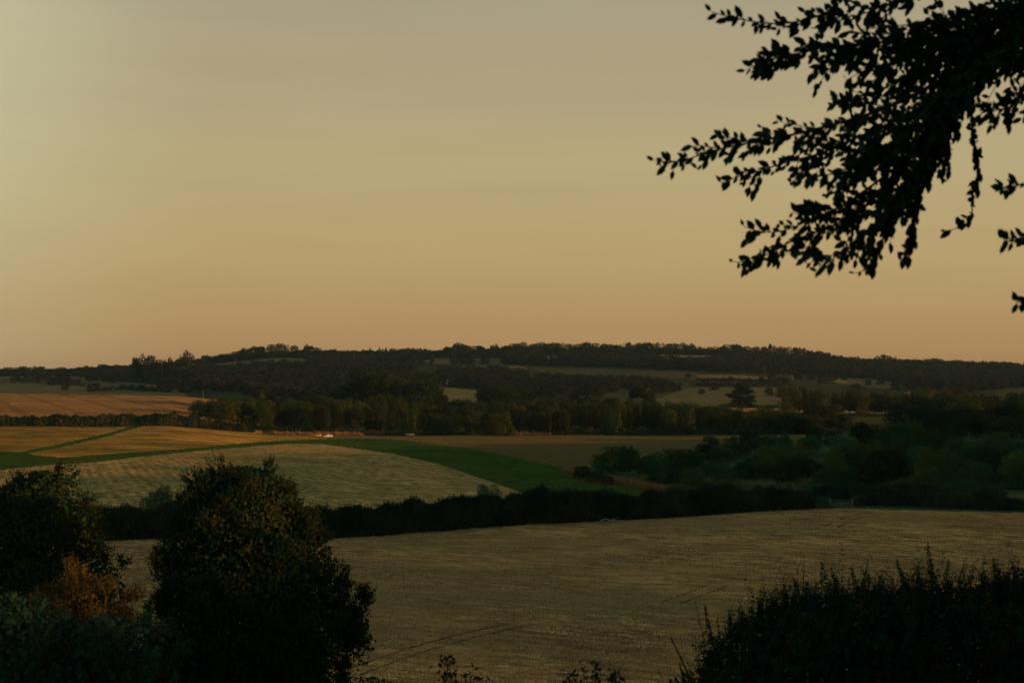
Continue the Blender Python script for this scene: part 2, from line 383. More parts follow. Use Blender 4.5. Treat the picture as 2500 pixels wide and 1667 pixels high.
FARF = [
    ('pasture_light', [(520, 889), (591, 882), (655, 875), (751, 871), (757, 875), (740, 883), (655, 884), (581, 889), (536, 892)], 1300, 2600, 'green_hill_pasture'),
    ('pasture_dry', [(60, 911), (150, 914), (260, 925), (300, 930), (250, 936), (130, 927), (60, 920)], 1300, 2600, 'dry_hill_pasture'),
    ('pasture_light', [(-500, 905), (30, 915), (120, 930), (300, 932), (430, 944), (470, 975), (300, 985), (-500, 990)], 1180, 2600, 'green_hill_pasture'),
    ('gold', [(1598, 866), (1755, 868), (1756, 874), (1630, 877)], 1300, 2600, 'golden_hill_field'),
    ('gold', [(1335, 870), (1362, 870), (1362, 877), (1338, 877)], 1300, 2600, 'golden_hill_field'),
    ('pasture_dry', [(1020, 873), (1215, 875), (1290, 900), (1210, 905), (1075, 890), (1020, 880)], 1300, 2600, 'dry_hill_pasture'),
    ('gold', [(1078, 944), (1165, 952), (1165, 985), (1085, 985)], 1180, 1900, 'golden_hill_field'),
    ('pasture', [(1290, 894), (1560, 898), (1700, 908), (1705, 928), (1560, 918), (1330, 912)], 1300, 2600, 'green_hill_pasture'),
    ('pasture_dry', [(1700, 914), (1815, 916), (1905, 924), (1880, 932), (1705, 934)], 1300, 2600, 'dry_hill_pasture'),
    ('pasture', [(1990, 903), (2045, 904), (2045, 910), (1990, 909)], 1300, 2600, 'green_hill_pasture'),
    ('pasture_dry', [(2010, 921), (2120, 925), (2210, 936), (2160, 950), (2050, 936)], 1300, 2600, 'dry_hill_pasture'),
    ('pasture_light', [(1690, 946), (1910, 946), (1950, 985), (1700, 995), (1560, 990), (1640, 960)], 1180, 2600, 'green_hill_pasture'),
    ('pasture', [(1530, 945), (1560, 932), (1680, 935), (1690, 946), (1640, 960), (1560, 990), (1400, 985), (1400, 960)], 1180, 2600, 'green_hill_pasture'),
    ('pasture', [(2430, 952), (2600, 938), (2600, 975), (2440, 972)], 1180, 2600, 'green_hill_pasture'),
    ('pasture', [(520, 950), (640, 962), (700, 990), (520, 990)], 1180, 2600, 'green_hill_pasture'),
    ('gold', [(1780, 995), (2180, 1001), (2180, 1009), (1780, 1004)], 1000, 1200, 'golden_hill_field'),
]
def classify(px, v, Y):
    """region id for every quad (arrays)"""
    r = np.full(px.shape, 0)                                   # 0 rough ground
    hy = hedgeY(px)
    r[(Y > 92) & (Y < hy)] = 1
    mid = (Y >= hy) & (Y < 720)
    ins_mid = mid & (px < 1700)
    r[ins_mid & inpoly(px, v, hay_poly)] = 2
    r[ins_mid & inpoly(px, v, green_poly)] = 3
    w = FY2(px)
    upy = np.interp(px, [a for a, _ in UP_G], [b for _, b in UP_G])
    r[mid & (v < upy) & (Y < w) & (px < 800) & (v > 1030 - 200)] = 4
    r[(r == 4) & inpoly(px, v, track_poly)] = 5
    r[(Y > w) & (Y < 1060) & (px < 640)] = 6
    r[mid & (r == 0) & (v < upy) & (px >= 800) & (Y < 690) & inpoly(px, v, [(790, 1000), (1985, 1000), (1985, 1100), (1860, 1104), (1700, 1110), (1580, 1116), (1500, 1124), (1450, 1136), (1420, 1152), (1300, 1150), (790, 1100)])] = 7
    r[(Y >= hy) & (r == 0) & (Y < 680) & (px > 1380)] = 8
    r[(px > 2462) & (px < 2700) & (v > 1203) & (v < 1236) & (Y > hy)] = 7
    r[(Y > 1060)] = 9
    for k, (m, poly, y0, y1, nm) in enumerate(FARF):
        r[(Y > y0) & (Y < y1) & inpoly(px, v, poly)] = 10 + k
    return r
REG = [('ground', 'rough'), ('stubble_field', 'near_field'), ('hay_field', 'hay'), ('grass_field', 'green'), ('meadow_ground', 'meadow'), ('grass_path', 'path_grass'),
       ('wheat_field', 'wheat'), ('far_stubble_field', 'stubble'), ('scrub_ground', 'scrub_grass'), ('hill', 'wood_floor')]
def build_terrain():
    nU, nY = len(UG), len(YG)
    V = np.stack([XG, np.broadcast_to(YG[:, None], XG.shape), ZG], -1)
    cx = (V[:-1, :-1] + V[1:, 1:]) / 2
    Y = cx[..., 1]; px = cx[..., 0] / Y * F + 1250; v = HOR - cx[..., 2] * F / Y
    jx = rg.normal(0, .8, px.shape); jv = rg.normal(0, .35, px.shape)
    reg = classify(px + jx, v + jv, Y)
    idx = np.arange(nU * nY).reshape(nY, nU)
    q = np.stack([idx[:-1, :-1], idx[:-1, 1:], idx[1:, 1:], idx[1:, :-1]], -1)
    Vf = V.reshape(-1, 3)
    for i, (nm, mt) in enumerate(REG + [(f[4], f[0]) for f in FARF]):
        f = q[reg == i]
        if not len(f): continue
        used, inv = np.unique(f, return_inverse=True)
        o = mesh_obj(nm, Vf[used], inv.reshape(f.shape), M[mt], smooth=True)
        tag(o, kind='structure')
build_terrain()
# the bank behind and below the viewer
gx, gy = np.meshgrid(np.linspace(-90, 90, 61), np.linspace(-90, 12, 41))
gz = ground(gx, gy) - .08 - np.clip(gy - 6, 0, 10) * .02
ii = np.arange(61 * 41).reshape(41, 61)
tag(mesh_obj('bank', np.stack([gx, gy, gz], -1).reshape(-1, 3), np.stack([ii[:-1, :-1], ii[:-1, 1:], ii[1:, 1:], ii[1:, :-1]], -1).reshape(-1, 4), M['rough'], smooth=True), kind='structure')
# added mound outside view, shaped to keep the low sun off the valley floor
def shoulder():
    ys = np.linspace(-200, 690, 90); xs = np.linspace(0, 300, 31)
    crest = np.interp(ys, [-200, 0, 30, 48, 56, 70, 90, 120, 300, 480, 560, 620, 690], [24.5, 24.5, 24.5, 25, 25.5, 25.5, 27, 27, 26, 22, 10, -8, -35])
    x0 = 120 + np.clip(ys, 0, 700) * .38
    s = np.sin(np.clip(xs / 150, 0, 2) * np.pi / 2)[None]
    base = -32
    z = base + (crest[:, None] - base) * s ** .8
    z += (2 * np.sin(ys[:, None] * .13) + 1.2 * np.sin(ys[:, None] * .31 + xs[None] * .05)) * s
    X = x0[:, None] + xs[None]; Y = np.broadcast_to(ys[:, None], X.shape)
    ii = np.arange(X.size).reshape(X.shape)
    tag(mesh_obj('shade_mound', np.stack([X, Y, z], -1).reshape(-1, 3), np.stack([ii[:-1, :-1], ii[:-1, 1:], ii[1:, 1:], ii[1:, :-1]], -1).reshape(-1, 4), M['rough'], smooth=True), kind='structure')
shoulder()

# ------------------------------------------------------------------ tree kinds (unit size: height 1, width 1)
def crown_pts(rng, lobes, n, fill=.25, under=False):
    """points on the outer shells of overlapping lobes, a share deeper inside"""
    lob = np.array(lobes, float); w = lob[:, 3] * lob[:, 4] + lob[:, 4] * lob[:, 5]; w /= w.sum()
    k = rng.choice(len(lob), n * 2, p=w); d = unit(rng, n * 2); d[:, 2] = np.where(d[:, 2] < (-.85 if under else -.35), -d[:, 2] * .6, d[:, 2])
    d /= np.linalg.norm(d, axis=1, keepdims=True)
    r = np.where(rng.random(n * 2) < fill, rng.uniform(.45, .9, n * 2), rng.normal(1.0, .07, n * 2))
    p = lob[k, :3] + d * lob[k, 3:6] * r[:, None]
    # keep those not buried in another lobe
    q = (p[:, None] - lob[None, :, :3]) / lob[None, :, 3:6]
    dist = (q ** 2).sum(-1); buried = (dist < .55).sum(1)
    keep = np.nonzero((buried == 0) | (rng.random(n * 2) < .22))[0][:n]
    return p[keep], d[keep]

def round_lobes(rng, n=14, base=.16, spread=.30, rz=.34, sub=.17, cz=.60):
    l = [(0, 0, cz, spread * .85, spread * .85, rz * .85)]
    for _ in range(n):
        d = unit(rng, 1)[0]; d[2] = d[2] * .9 + .12
        s = sub * rng.uniform(.65, 1.25)
        c = np.array([0, 0, cz]) + d * [spread, spread, rz] * rng.uniform(.8, 1.05)
        c[2] = max(c[2], base + s * .6)
        l.append((c[0], c[1], c[2], s, s, s * .85))
    return l

def full_lobes(rng, n=26):        # round headed, leafy down to the ground
    l = [(0, 0, .43, .23, .23, .34)]
    for _ in range(n):
        a = rng.uniform(0, 6.28); h = rng.uniform(.06, .86); rr = .31 * math.sqrt(max(.05, 1 - (h - .42) ** 2 * 3.0)) * rng.uniform(.75, 1.1); s = rng.uniform(.09, .19)
        l.append((math.cos(a) * rr, math.sin(a) * rr, max(h, s * .7), s, s, s * .9))
    return l

def dome_lobes(rng, n=12):        # low, round to the ground
    l = [(0, 0, .40, .36, .36, .46)]
    for _ in range(n):
        a = rng.uniform(0, 6.28); h = rng.uniform(.12, .85); rr = .36 * math.sqrt(max(.05, 1 - (h - .25) ** 2 * 1.7)); s = rng.uniform(.11, .19)
        l.append((math.cos(a) * rr, math.sin(a) * rr, h, s, s, s))
    return l

def upright_lobes(rng, n=13):     # a bunch of tall narrow sprays
    l = []
    for _ in range(n):
        a = rng.uniform(0, 6.28); r = rng.uniform(.05, .36); top = rng.uniform(.78, 1.0) - r * .35
        l.append((math.cos(a) * r, math.sin(a) * r, top * .57, rng.uniform(.07, .12), rng.uniform(.07, .12), top * .43))
    return l

def cedar_lobes(rng):
    l = []
    for k, h in enumerate(np.linspace(.14, .93, 11)):
        r = .46 * (1 - h) ** .62 + .03
        for q in range(max(2, int(8 * (1 - h)) + 2)):
            a = rng.uniform(0, 6.28); rr = r * rng.uniform(.45, .95); s = rng.uniform(.07, .13)
            l.append((math.cos(a) * rr, math.sin(a) * rr, h + rng.uniform(-.03, .03), s * 1.25, s * 1.25, s * .6))
    return l

def conifer_lobes(rng):
    l = []
    for h in np.linspace(.08, .97, 13):
        r = .40 * (1 - h) ** .85 + .02
        for q in range(5):
            a = rng.uniform(0, 6.28); l.append((math.cos(a) * r * .6, math.sin(a) * r * .6, h, r * .45 + .02, r * .45 + .02, .05))
    return l

def pine_lobes(rng):              # bare pole, small flat top
    l = [(0, 0, .85, .24, .24, .12)]
    for _ in range(6):
        a = rng.uniform(0, 6.28); l.append((math.cos(a) * .22, math.sin(a) * .22, rng.uniform(.72, .9), .16, .16, .08))
    return l

KIND = {'full': full_lobes, 'round': round_lobes, 'dome': dome_lobes, 'upright': upright_lobes, 'cedar': cedar_lobes, 'conifer': conifer_lobes, 'pine': pine_lobes}
def crown_arrays(kind, seed, n, s, jit=.65):
    rng = np.random.default_rng(seed); lob = KIND[kind](rng)
    p, d = crown_pts(rng, lob, n, under=kind in ('full', 'dome', 'upright'))
    nr = d + unit(rng, len(p)) * jit
    if kind in ('upright', 'dome'):
        nr[:, 2] *= .4
    sz = s * rng.uniform(.55, 1.35, len(p))
    v, f = leaves(rng, p, nr, sz, .6)
    # protruding tips round the outline
    k = rng.choice(len(p), max(4, n // 14), replace=False)
    tip = p[k] + (d[k] * .5 + [0, 0, .6]) * rng.uniform(.015, .055, (len(k), 1))
    v2, f2 = leaves(rng, np.repeat(tip, 3, 0) + rng.normal(0, s * .8, (len(k) * 3, 3)), unit(rng, len(k) * 3), s * .8, .6)
    v, f = join([(v, f), (v2, f2)])
    v[:, 2] /= max(v[:, 2].max(), 1e-6)
    v[:, 2] = np.maximum(v[:, 2], .002)
    w = np.percentile(np.abs(v[:, :2]), 99); v[:, :2] *= .5 / w
    return v, f
def trunk_arrays(kind, seed):
    rng = np.random.default_rng(seed + 99); parts = []
    top = {'pine': .85, 'conifer': .95, 'cedar': .9, 'full': .5, 'dome': .6, 'upright': .7}.get(kind, .62)
    b = np.array([[0, 0, -.03], [.01, 0, top * .4], [rng.uniform(-.03, .03), rng.uniform(-.03, .03), top]])
    parts.append(tube(b, [.028, .02, .008]))
    for _ in range(7 if kind in ('round', 'upright', 'dome', 'full') else 3):
        a = rng.uniform(0, 6.28); h = rng.uniform(.12, .4) if kind != 'pine' else .7; r = rng.uniform(.15, .3)
        parts.append(tube([[0, 0, h], [math.cos(a) * r * .5, math.sin(a) * r * .5, h + .14], [math.cos(a) * r, math.sin(a) * r, h + .32]], [.013, .008, .003], 4))
    return join(parts)

PROTO = {}
def proto_mesh(kind, var, lod, matkey):
    """mesh data for a crown; lod 0: 150-400 m, 1: 400-1100 m, 2: beyond (crown and trunk in one mesh)"""
    key = (kind, var, lod, matkey)
    if key not in PROTO:
        n, s = [(10000, .0135), (4200, .0205), (1300, .038)][lod]
        if kind == 'cedar': n = int(n * 2.4)
        v, f = crown_arrays(kind, 1000 + var * 17 + len(kind), n, s, (.75, .6, .4)[lod])
        if lod == 2:
            tv, tf = trunk_arrays(kind, var)
            V, Fa = join([(v, f), (tv, tf)]); mi = [0] * len(f) + [1] * len(tf)
            o = mesh_obj('crown_mesh', V, Fa, [M[matkey], M['bark']], mi=mi)
        else:
            o = mesh_obj('crown_mesh', v, f, [M[matkey]])
        PROTO[key] = o.data; bpy.data.objects.remove(o)
    return PROTO[key]
TRUNKM = {}
def trunk_mesh(kind, var):
    if (kind, var) not in TRUNKM:
        o = mesh_obj('trunk_mesh', *trunk_arrays(kind, var), M['bark'], smooth=True); TRUNKM[(kind, var)] = o.data; bpy.data.objects.remove(o)
    return TRUNKM[(kind, var)]

prng = random.Random(7)
def plant(name, px, Y, vtop, wpx, kind='round', var=None, lod=None, matkey=None, col=(1, 1, 1), label='', cat='tree', group=None, sink=.02, depth=None, mh=None):
    """a tree standing on the ground at distance Y in column px, its top at row vtop and its crown wpx pixels wide"""
    x, z = g1(px, Y)
    h = (HOR - vtop) * Y / F - z
    if mh: h = max(h, mh)
    w = wpx * Y / F
    var = prng.randrange(4) if var is None else var
    lod = (0 if Y < 330 else 1 if Y < 1100 else 2) if lod is None else lod
    matkey = matkey or ('leaf_far' if lod == 2 else 'leaf_wood')
    dp = w * (depth or prng.uniform(.85, 1.15)); rz = prng.uniform(0, 6.28) if abs(dp - w) / w < .3 else 0
    sc = (w, dp, h * (1 + sink))
    if lod == 2:
        o = bpy.data.objects.new(name, proto_mesh(kind, var, lod, matkey)); COL.objects.link(o)
        o.location = (x, Y, z - h * sink); o.scale = sc; o.rotation_euler.z = rz; o.color = tuple(col) + (1,); root = o
    else:
        root = empty(name, (x, Y, z - h * sink)); root.rotation_euler.z = rz
        c = bpy.data.objects.new('crown', proto_mesh(kind, var, lod, matkey)); COL.objects.link(c); c.parent = root; c.scale = sc; c.color = tuple(col) + (1,)
        t = bpy.data.objects.new('trunk', trunk_mesh(kind, var)); COL.objects.link(t); t.parent = root; t.scale = sc
    tag(root, label, cat, group)
    return root

ONES = 'first second third fourth fifth sixth seventh eighth ninth tenth eleventh twelfth thirteenth fourteenth fifteenth sixteenth seventeenth eighteenth nineteenth'.split()
TENS = ['', '', 'twenty', 'thirty', 'forty', 'fifty', 'sixty', 'seventy', 'eighty', 'ninety', 'hundred']
def ordinal(n):
    if n < 20: return ONES[n - 1]
    if n >= 100: return 'hundredth' if n == 100 else 'hundred-and-' + ordinal(n - 100)
    t, o = divmod(n, 10)
    return (TENS[t][:-1] + 'ieth') if o == 0 else TENS[t] + '-' + ONES[o - 1]

# ------------------------------------------------------------------ the far ridge
SKX = [-200, 0, 20, 105, 200, 255, 285, 300, 320, 470, 490, 530, 565, 600, 640, 680, 715, 725, 765, 850, 950, 1045, 1070, 1090, 1110, 1125, 1165, 1200, 1275, 1300, 1400, 1500, 1570, 1650, 1680, 1700, 1750, 1800, 1880, 1970, 2075, 2120, 2155, 2200, 2270, 2320, 2400, 2450, 2500, 2700]
SKV = [900, 903, 893, 895, 902, 890, 893, 893, 900, 884, 871, 863, 858, 851, 842, 836, 841, 849, 846, 853, 847, 852, 850, 846, 836, 836, 849, 850, 833, 835, 834, 838, 835, 839, 834, 846, 841, 841, 843, 849, 876, 871, 866, 876, 875, 878, 885, 884, 888, 890]
def skyline(px): return float(np.interp(px, SKX, SKV))
r2 = random.Random(21)
ridge = []
p = -12.0
while p < 2520:
    if 318 < p < 478: p = 478; continue
    ridge.append(p); p += r2.uniform(14, 25)
conif = [(60, 190), (765, 960), (1690, 1730), (2380, 2460)]
for i, p in enumerate(ridge):
    k = 'conifer' if any(a < p < b for a, b in conif) and r2.random() < .55 else 'full' if r2.random() < .85 else 'upright'
    w = r2.uniform(22, 40) if k != 'conifer' else r2.uniform(12, 18)
    Y = 2440 + r2.uniform(-40, 30)
    hue = r2.uniform(0, 1)
    plant('ridge_conifer' if k == 'conifer' else 'ridge_tree', p, Y, skyline(p) + r2.uniform(-3.5, 3.5) + (1 if k == 'conifer' else 0), w, k, lod=2, mh=10,
          col=(.8 + .4 * hue, .85 + .15 * hue, .8),
          label=f'{"pointed conifer" if k == "conifer" else "dark broad-crowned tree" if k == "full" else "dark narrow-headed tree"} on the far skyline, {ordinal(i + 1)} from the wheat side',
          group='trees along the far skyline')
# trees standing apart on the skyline to the left, and on the slope below the ridge
APART = [
    (336, 2000, 868, 34, 'full', 'broad tree of the twin pair standing clear on the skyline above the pastures'),
    (356, 1990, 861, 42, 'full', 'taller tree of the twin pair standing clear on the skyline above the pastures'),
    (411, 2000, 870, 26, 'full', 'small round tree alone on the skyline between the twin pair and the tallest one'),
    (440, 1990, 876, 26, 'full', 'low bushy tree leaning against the tallest skyline tree by the gap'),
    (460, 1990, 853, 32, 'full', 'tallest lone tree on the skyline beside the gap where the hill begins'),
    (746, 2380, 836, 17, 'dome', 'slim dark spire rising above the hilltop wood'),
    (759, 2400, 842, 20, 'pine', 'open-topped pine just beyond the slim spire on the skyline'),
    (252, 2380, 887, 34, 'full', 'broad low-domed tree on the skyline above the wheat field, before the twin pair'),
    (284, 2370, 889, 38, 'full', 'wide rounded tree on the skyline, next in line toward the twin pair'),
    (215, 2380, 891, 26, 'full', 'medium round tree on the skyline directly above the middle of the wheat field'),
    (195, 2390, 894, 18, 'full', 'small tree on the skyline touching the medium round one'),
    (52, 2390, 892, 30, 'full', 'rounded tree near the far end of the skyline wood beyond the wheat'),
    (90, 2390, 892, 34, 'full', 'bulky tree rising from the skyline wood beyond the wheat'),
    (1124, 2350, 835, 38, 'full', 'big dome-shaped tree breaking the skyline above the park field'),
    (1172, 2350, 842, 22, 'pine', 'thin pine with gaps in its crown on the skyline'),
    (1207, 2350, 838, 24, 'full', 'round tree with a pointed top on the skyline above the park field'),
    (1242, 2350, 842, 24, 'pine', 'spreading pine with a ragged flat top on the skyline'),
    (1880, 2400, 836, 8, 'pine', 'tiny lone pine sticking up over the smooth skyline wood'),
    (1107, 2200, 850, 22, 'dome', 'tall oval tree on the park field, the one nearest the conifer block'),
    (1128, 2200, 855, 20, 'dome', 'smaller oval tree pressed against its neighbour on the park field'),
    (1150, 2200, 853, 30, 'dome', 'wide oval tree in the middle of the park field'),
    (1184, 2200, 857, 24, 'dome', 'oval tree standing by itself with bright grass on both sides'),
    (1030, 2200, 856, 20, 'full', 'small round tree at the edge of the dry slope below the skyline'),
    (1055, 2200, 862, 12, 'full', 'tiny round tree on the dry slope below the skyline'),
]
for (px, Y, vt, w, k, lb) in APART:
    plant('ridge_tree' if k not in ('conifer', 'pine') else 'ridge_pine', px, Y, vt, w, k, lod=2, label=lb, col=(.8, .85, .85), mh=7)

# woods on the slope: crowns too many to count -> one mass per wood
def far_y(px, v): return Y_at(px, v, 1170, 2500)
def woodland(name, poly, spacing, hgt, label, y0=1160, y1=2520, seed=1, kinds=('round',), cone=0.0, nvar=4):
    rng = np.random.default_rng(seed); P = []
    a = np.array(poly); x0, x1 = X_of(a[:, 0].min(), y1), X_of(a[:, 0].max(), y1); xa, xb = min(x0, X_of(a[:, 0].min(), y0)), max(x1, X_of(a[:, 0].max(), y0))
    xs, ys = np.meshgrid(np.arange(xa, xb, spacing), np.arange(y0, y1, spacing))
    xs = (xs + rng.uniform(-.5, .5, xs.shape) * spacing).ravel(); ys = (ys + rng.uniform(-.5, .5, ys.shape) * spacing).ravel()
    z = ground(xs, ys); px = xs / ys * F + 1250; v = HOR - z * F / ys
    k = inpoly(px, v, poly) & (px > -300) & (px < 2800)
    # leave out those no one could see: the ground well behind a nearer crown stays wooded but is hidden by the slope itself
    xs, ys, z = xs[k], ys[k], z[k]
    base = []
    for q in range(nvar):
        kd = 'conifer' if q < cone * nvar else kinds[q % len(kinds)]
        base.append(crown_arrays(kd, 300 + q + seed, 210, .082, .35))
    vs, fs, n = [], [], 0
    for i in range(len(xs)):
        q = rng.integers(nvar); v, f = base[q]; h = hgt * rng.uniform(.65, 1.25); w = hgt * rng.uniform(.7, 1.35) * (.5 if q < cone * nvar else 1); t = rng.uniform(0, 6.28)
        c, s = math.cos(t), math.sin(t)
        vv = np.stack([(v[:, 0] * c - v[:, 1] * s) * w + xs[i], (v[:, 0] * s + v[:, 1] * c) * w + ys[i], v[:, 2] * h + z[i] - .4], -1)
        vs.append(vv); fs.append(f + n); n += len(v)
    if not vs: return
    o = mesh_obj(name, np.concatenate(vs), np.concatenate(fs), M['leaf_far_mass'])
    tag(o, label, 'woodland', kind='stuff')
    return len(xs)
WOODS = [
    ('woodland', [(-300, 903), (60, 899), (300, 899), (470, 893), (480, 925), (420, 940), (330, 925), (200, 918), (60, 919), (-300, 918)], 10, 8, 'dark wood behind the pastures under the lone skyline trees', ('full',), 0),
    ('woodland', [(480, 908), (560, 906), (660, 900), (740, 898), (775, 884), (800, 872), (900, 872), (1020, 872), (1070, 872), (1020, 884), (1000, 905), (1060, 945), (1070, 1000), (640, 1000), (600, 962), (480, 955), (455, 925)], 16, 14, 'rolling mixed wood that covers the hillside under the hilltop field', ('full', 'upright'), .25),
    ('woodland', [(1075, 908), (1150, 908), (1270, 914), (1300, 935), (1180, 952), (1075, 944), (1070, 905)], 12, 11, 'dark conifer plantation above the orange field', ('full',), .5),
    ('woodland', [(1240, 862), (1325, 864), (1330, 890), (1368, 890), (1375, 866), (1590, 866), (1600, 890), (1765, 890), (1780, 872), (1990, 884), (2010, 902), (2000, 916), (1830, 914), (1700, 906), (1500, 898), (1290, 892), (1230, 892)], 15, 15, 'long belt of heavy dark wood running just below the skyline', ('full', 'dome'), 0),
    ('woodland', [(1960, 880), (2100, 890), (2300, 899), (2700, 905), (2700, 940), (2440, 950), (2330, 965), (2200, 940), (2130, 924), (2000, 920)], 16, 15, 'broad wood on the hillside beyond the brown poplars', ('full', 'dome'), 0),
    ('woodland', [(480, 880), (650, 860), (1000, 860), (1250, 850), (1600, 850), (1800, 855), (2100, 880), (2500, 895), (2700, 898), (2700, 908), (2500, 908), (2300, 902), (2100, 893), (1950, 883), (1800, 869), (1600, 864), (1450, 865), (1250, 866), (1000, 875), (800, 871), (650, 873), (530, 887), (480, 894)], 11, 9.5, 'strip of dark wood that follows the ridge line', ('full', 'dome'), 0),
    ('woodland', [(1290, 938), (1330, 926), (1440, 930), (1560, 934), (1640, 945), (1560, 952), (1380, 970), (1180, 990), (1170, 955)], 14, 10, 'bushy wood in the valley bottom below the olive pasture', ('full', 'dome'), 0),
]
for i, (nm, poly, sp, hg, lb, kd, cn) in enumerate(WOODS):
    # the built field shapes stay clear
    woodland(nm, poly, sp, hg, lb, seed=10 + i, kinds=kd, cone=cn)

# single trees and bushes dotted over the far fields
HILL = [(30, 935, 16), (42, 932, 18), (62, 936, 16), (95, 928, 14), (110, 928, 14), (125, 941, 18), (150, 938, 26), (158, 932, 26), (172, 940, 20), (188, 938, 16), (200, 921, 14), (222, 930, 24), (240, 929, 22), (262, 932, 24), (275, 935, 18),
        (160, 952, 22), (228, 956, 28), (300, 950, 14), (322, 952, 16), (345, 955, 18), (400, 950, 30), (430, 952, 34), (455, 958, 32), (480, 955, 34), (300, 925, 18), (330, 925, 18),
        (400, 925, 50), (440, 928, 60), (475, 932, 50), (375, 920, 34),
        (1640, 942, 14), (1605, 945, 12), (1745, 952, 26), (1722, 940, 20), (1765, 938, 20), (1785, 932, 16), (1830, 934, 14), (1860, 934, 16), (1885, 934, 22), (1905, 935, 20), (1878, 966, 24), (1905, 968, 22), (1920, 940, 18), (1680, 925, 14),
        (1950, 925, 22), (1980, 928, 24), (2010, 936, 24), (2035, 930, 22), (2090, 950, 20), (2185, 952, 20), (2225, 950, 24), (1420, 940, 20), (1455, 938, 18), (1490, 944, 20), (1530, 946, 24), (1560, 950, 22), (1600, 960, 24), (1625, 958, 30), (1650, 955, 26), (1545, 925, 12), (1340, 930, 20), (1370, 935, 22), (1585, 975, 26), (1712, 962, 16), (2120, 940, 16), (2150, 938, 18), (2060, 928, 14), (1660, 905, 12), (1610, 905, 16)]
HILL.sort()
for i, (px, vb, w) in enumerate(HILL):
    Y = far_y(px, vb)
    if Y > 2400: Y = 1900
    hue = r2.random()
    plant('hill_tree', px, Y, vb - w * r2.uniform(.8, 1.05), w * 1.15, r2.choice(['full', 'dome', 'full']), lod=2, col=(.75 + .4 * hue, .85, .8),
          label=f'{"bushy" if w < 18 else "full round" if w < 28 else "large spreading"} tree among the far hillside fields, {ordinal(i + 1)} counted from the wheat field side', group='trees dotted over the hillside fields')

# ------------------------------------------------------------------ the dark wood across the middle
BELT = []   # px, Y, vtop, width, kind, colour
r3 = random.Random(33)
def top_front(px): return float(np.interp(px, [455, 480, 560, 640, 760, 900, 1010, 1100, 1180, 1300, 1500, 1650, 1780, 1850, 2000], [985, 978, 975, 978, 982, 990, 998, 1000, 1004, 992, 985, 985, 990, 1002, 1012]))
def top_mid(px): return float(np.interp(px, [455, 560, 700, 900, 1000, 1150, 1300, 1500, 1700, 1800, 2000], [975, 968, 970, 975, 982, 984, 980, 977, 984, 996, 1008]))
def top_back(px): return float(np.interp(px, [500, 600, 800, 1000, 1150, 1300, 1500, 1700, 1800], [972, 968, 962, 968, 975, 972, 972, 980, 992]))
for lo, hi, Y0, ft, stp, wd in ((482, 2080, 705, top_front, (30, 46), (42, 62)), (500, 1990, 760, top_mid, (34, 54), (46, 72)), (560, 1830, 825, top_back, (40, 60), (50, 80))):
    p = lo
    while p < hi:
        Y = Y0 + r3.uniform(-14, 14)
        if Y0 == 705 and p < 900: Y = 690 + (p - 482) * .03 + r3.uniform(-6, 6)
        k = 'upright' if (Y0 == 705 and (780 < p < 1180 or 1310 < p < 1620) and r3.random() < .75) else r3.choice(['full', 'full', 'dome'])
        c = (1.25, 1.0, .65) if k == 'upright' else r3.choice([(1, 1, 1), (.8, .95, .8), (1.7, 1.4, .6), (.65, .8, .8), (1.4, 1.3, .8)])
        BELT.append((p, Y, ft(p) + r3.uniform(-7, 7), r3.uniform(*wd) * (.75 if k == 'upright' else 1), k, c, 0 if Y0 == 705 else 1 if Y0 == 760 else 2))
        p += r3.uniform(*stp)
ROWN = ['front', 'middle', 'rear']
cnt = [0, 0, 0]
for (p, Y, vt, w, k, c, row) in BELT:
    cnt[row] += 1
    look = {'upright': 'tall narrow-stemmed', 'full': 'round dark green', 'dome': 'low domed dark'}[k]
    plant('belt_tree', p, Y, vt, w, k, col=c, label=f'{look} tree of the long wood, {ROWN[row]} row, {ordinal(cnt[row])} from the wheat',
          group=f'trees in the {ROWN[row]} row of the long wood')
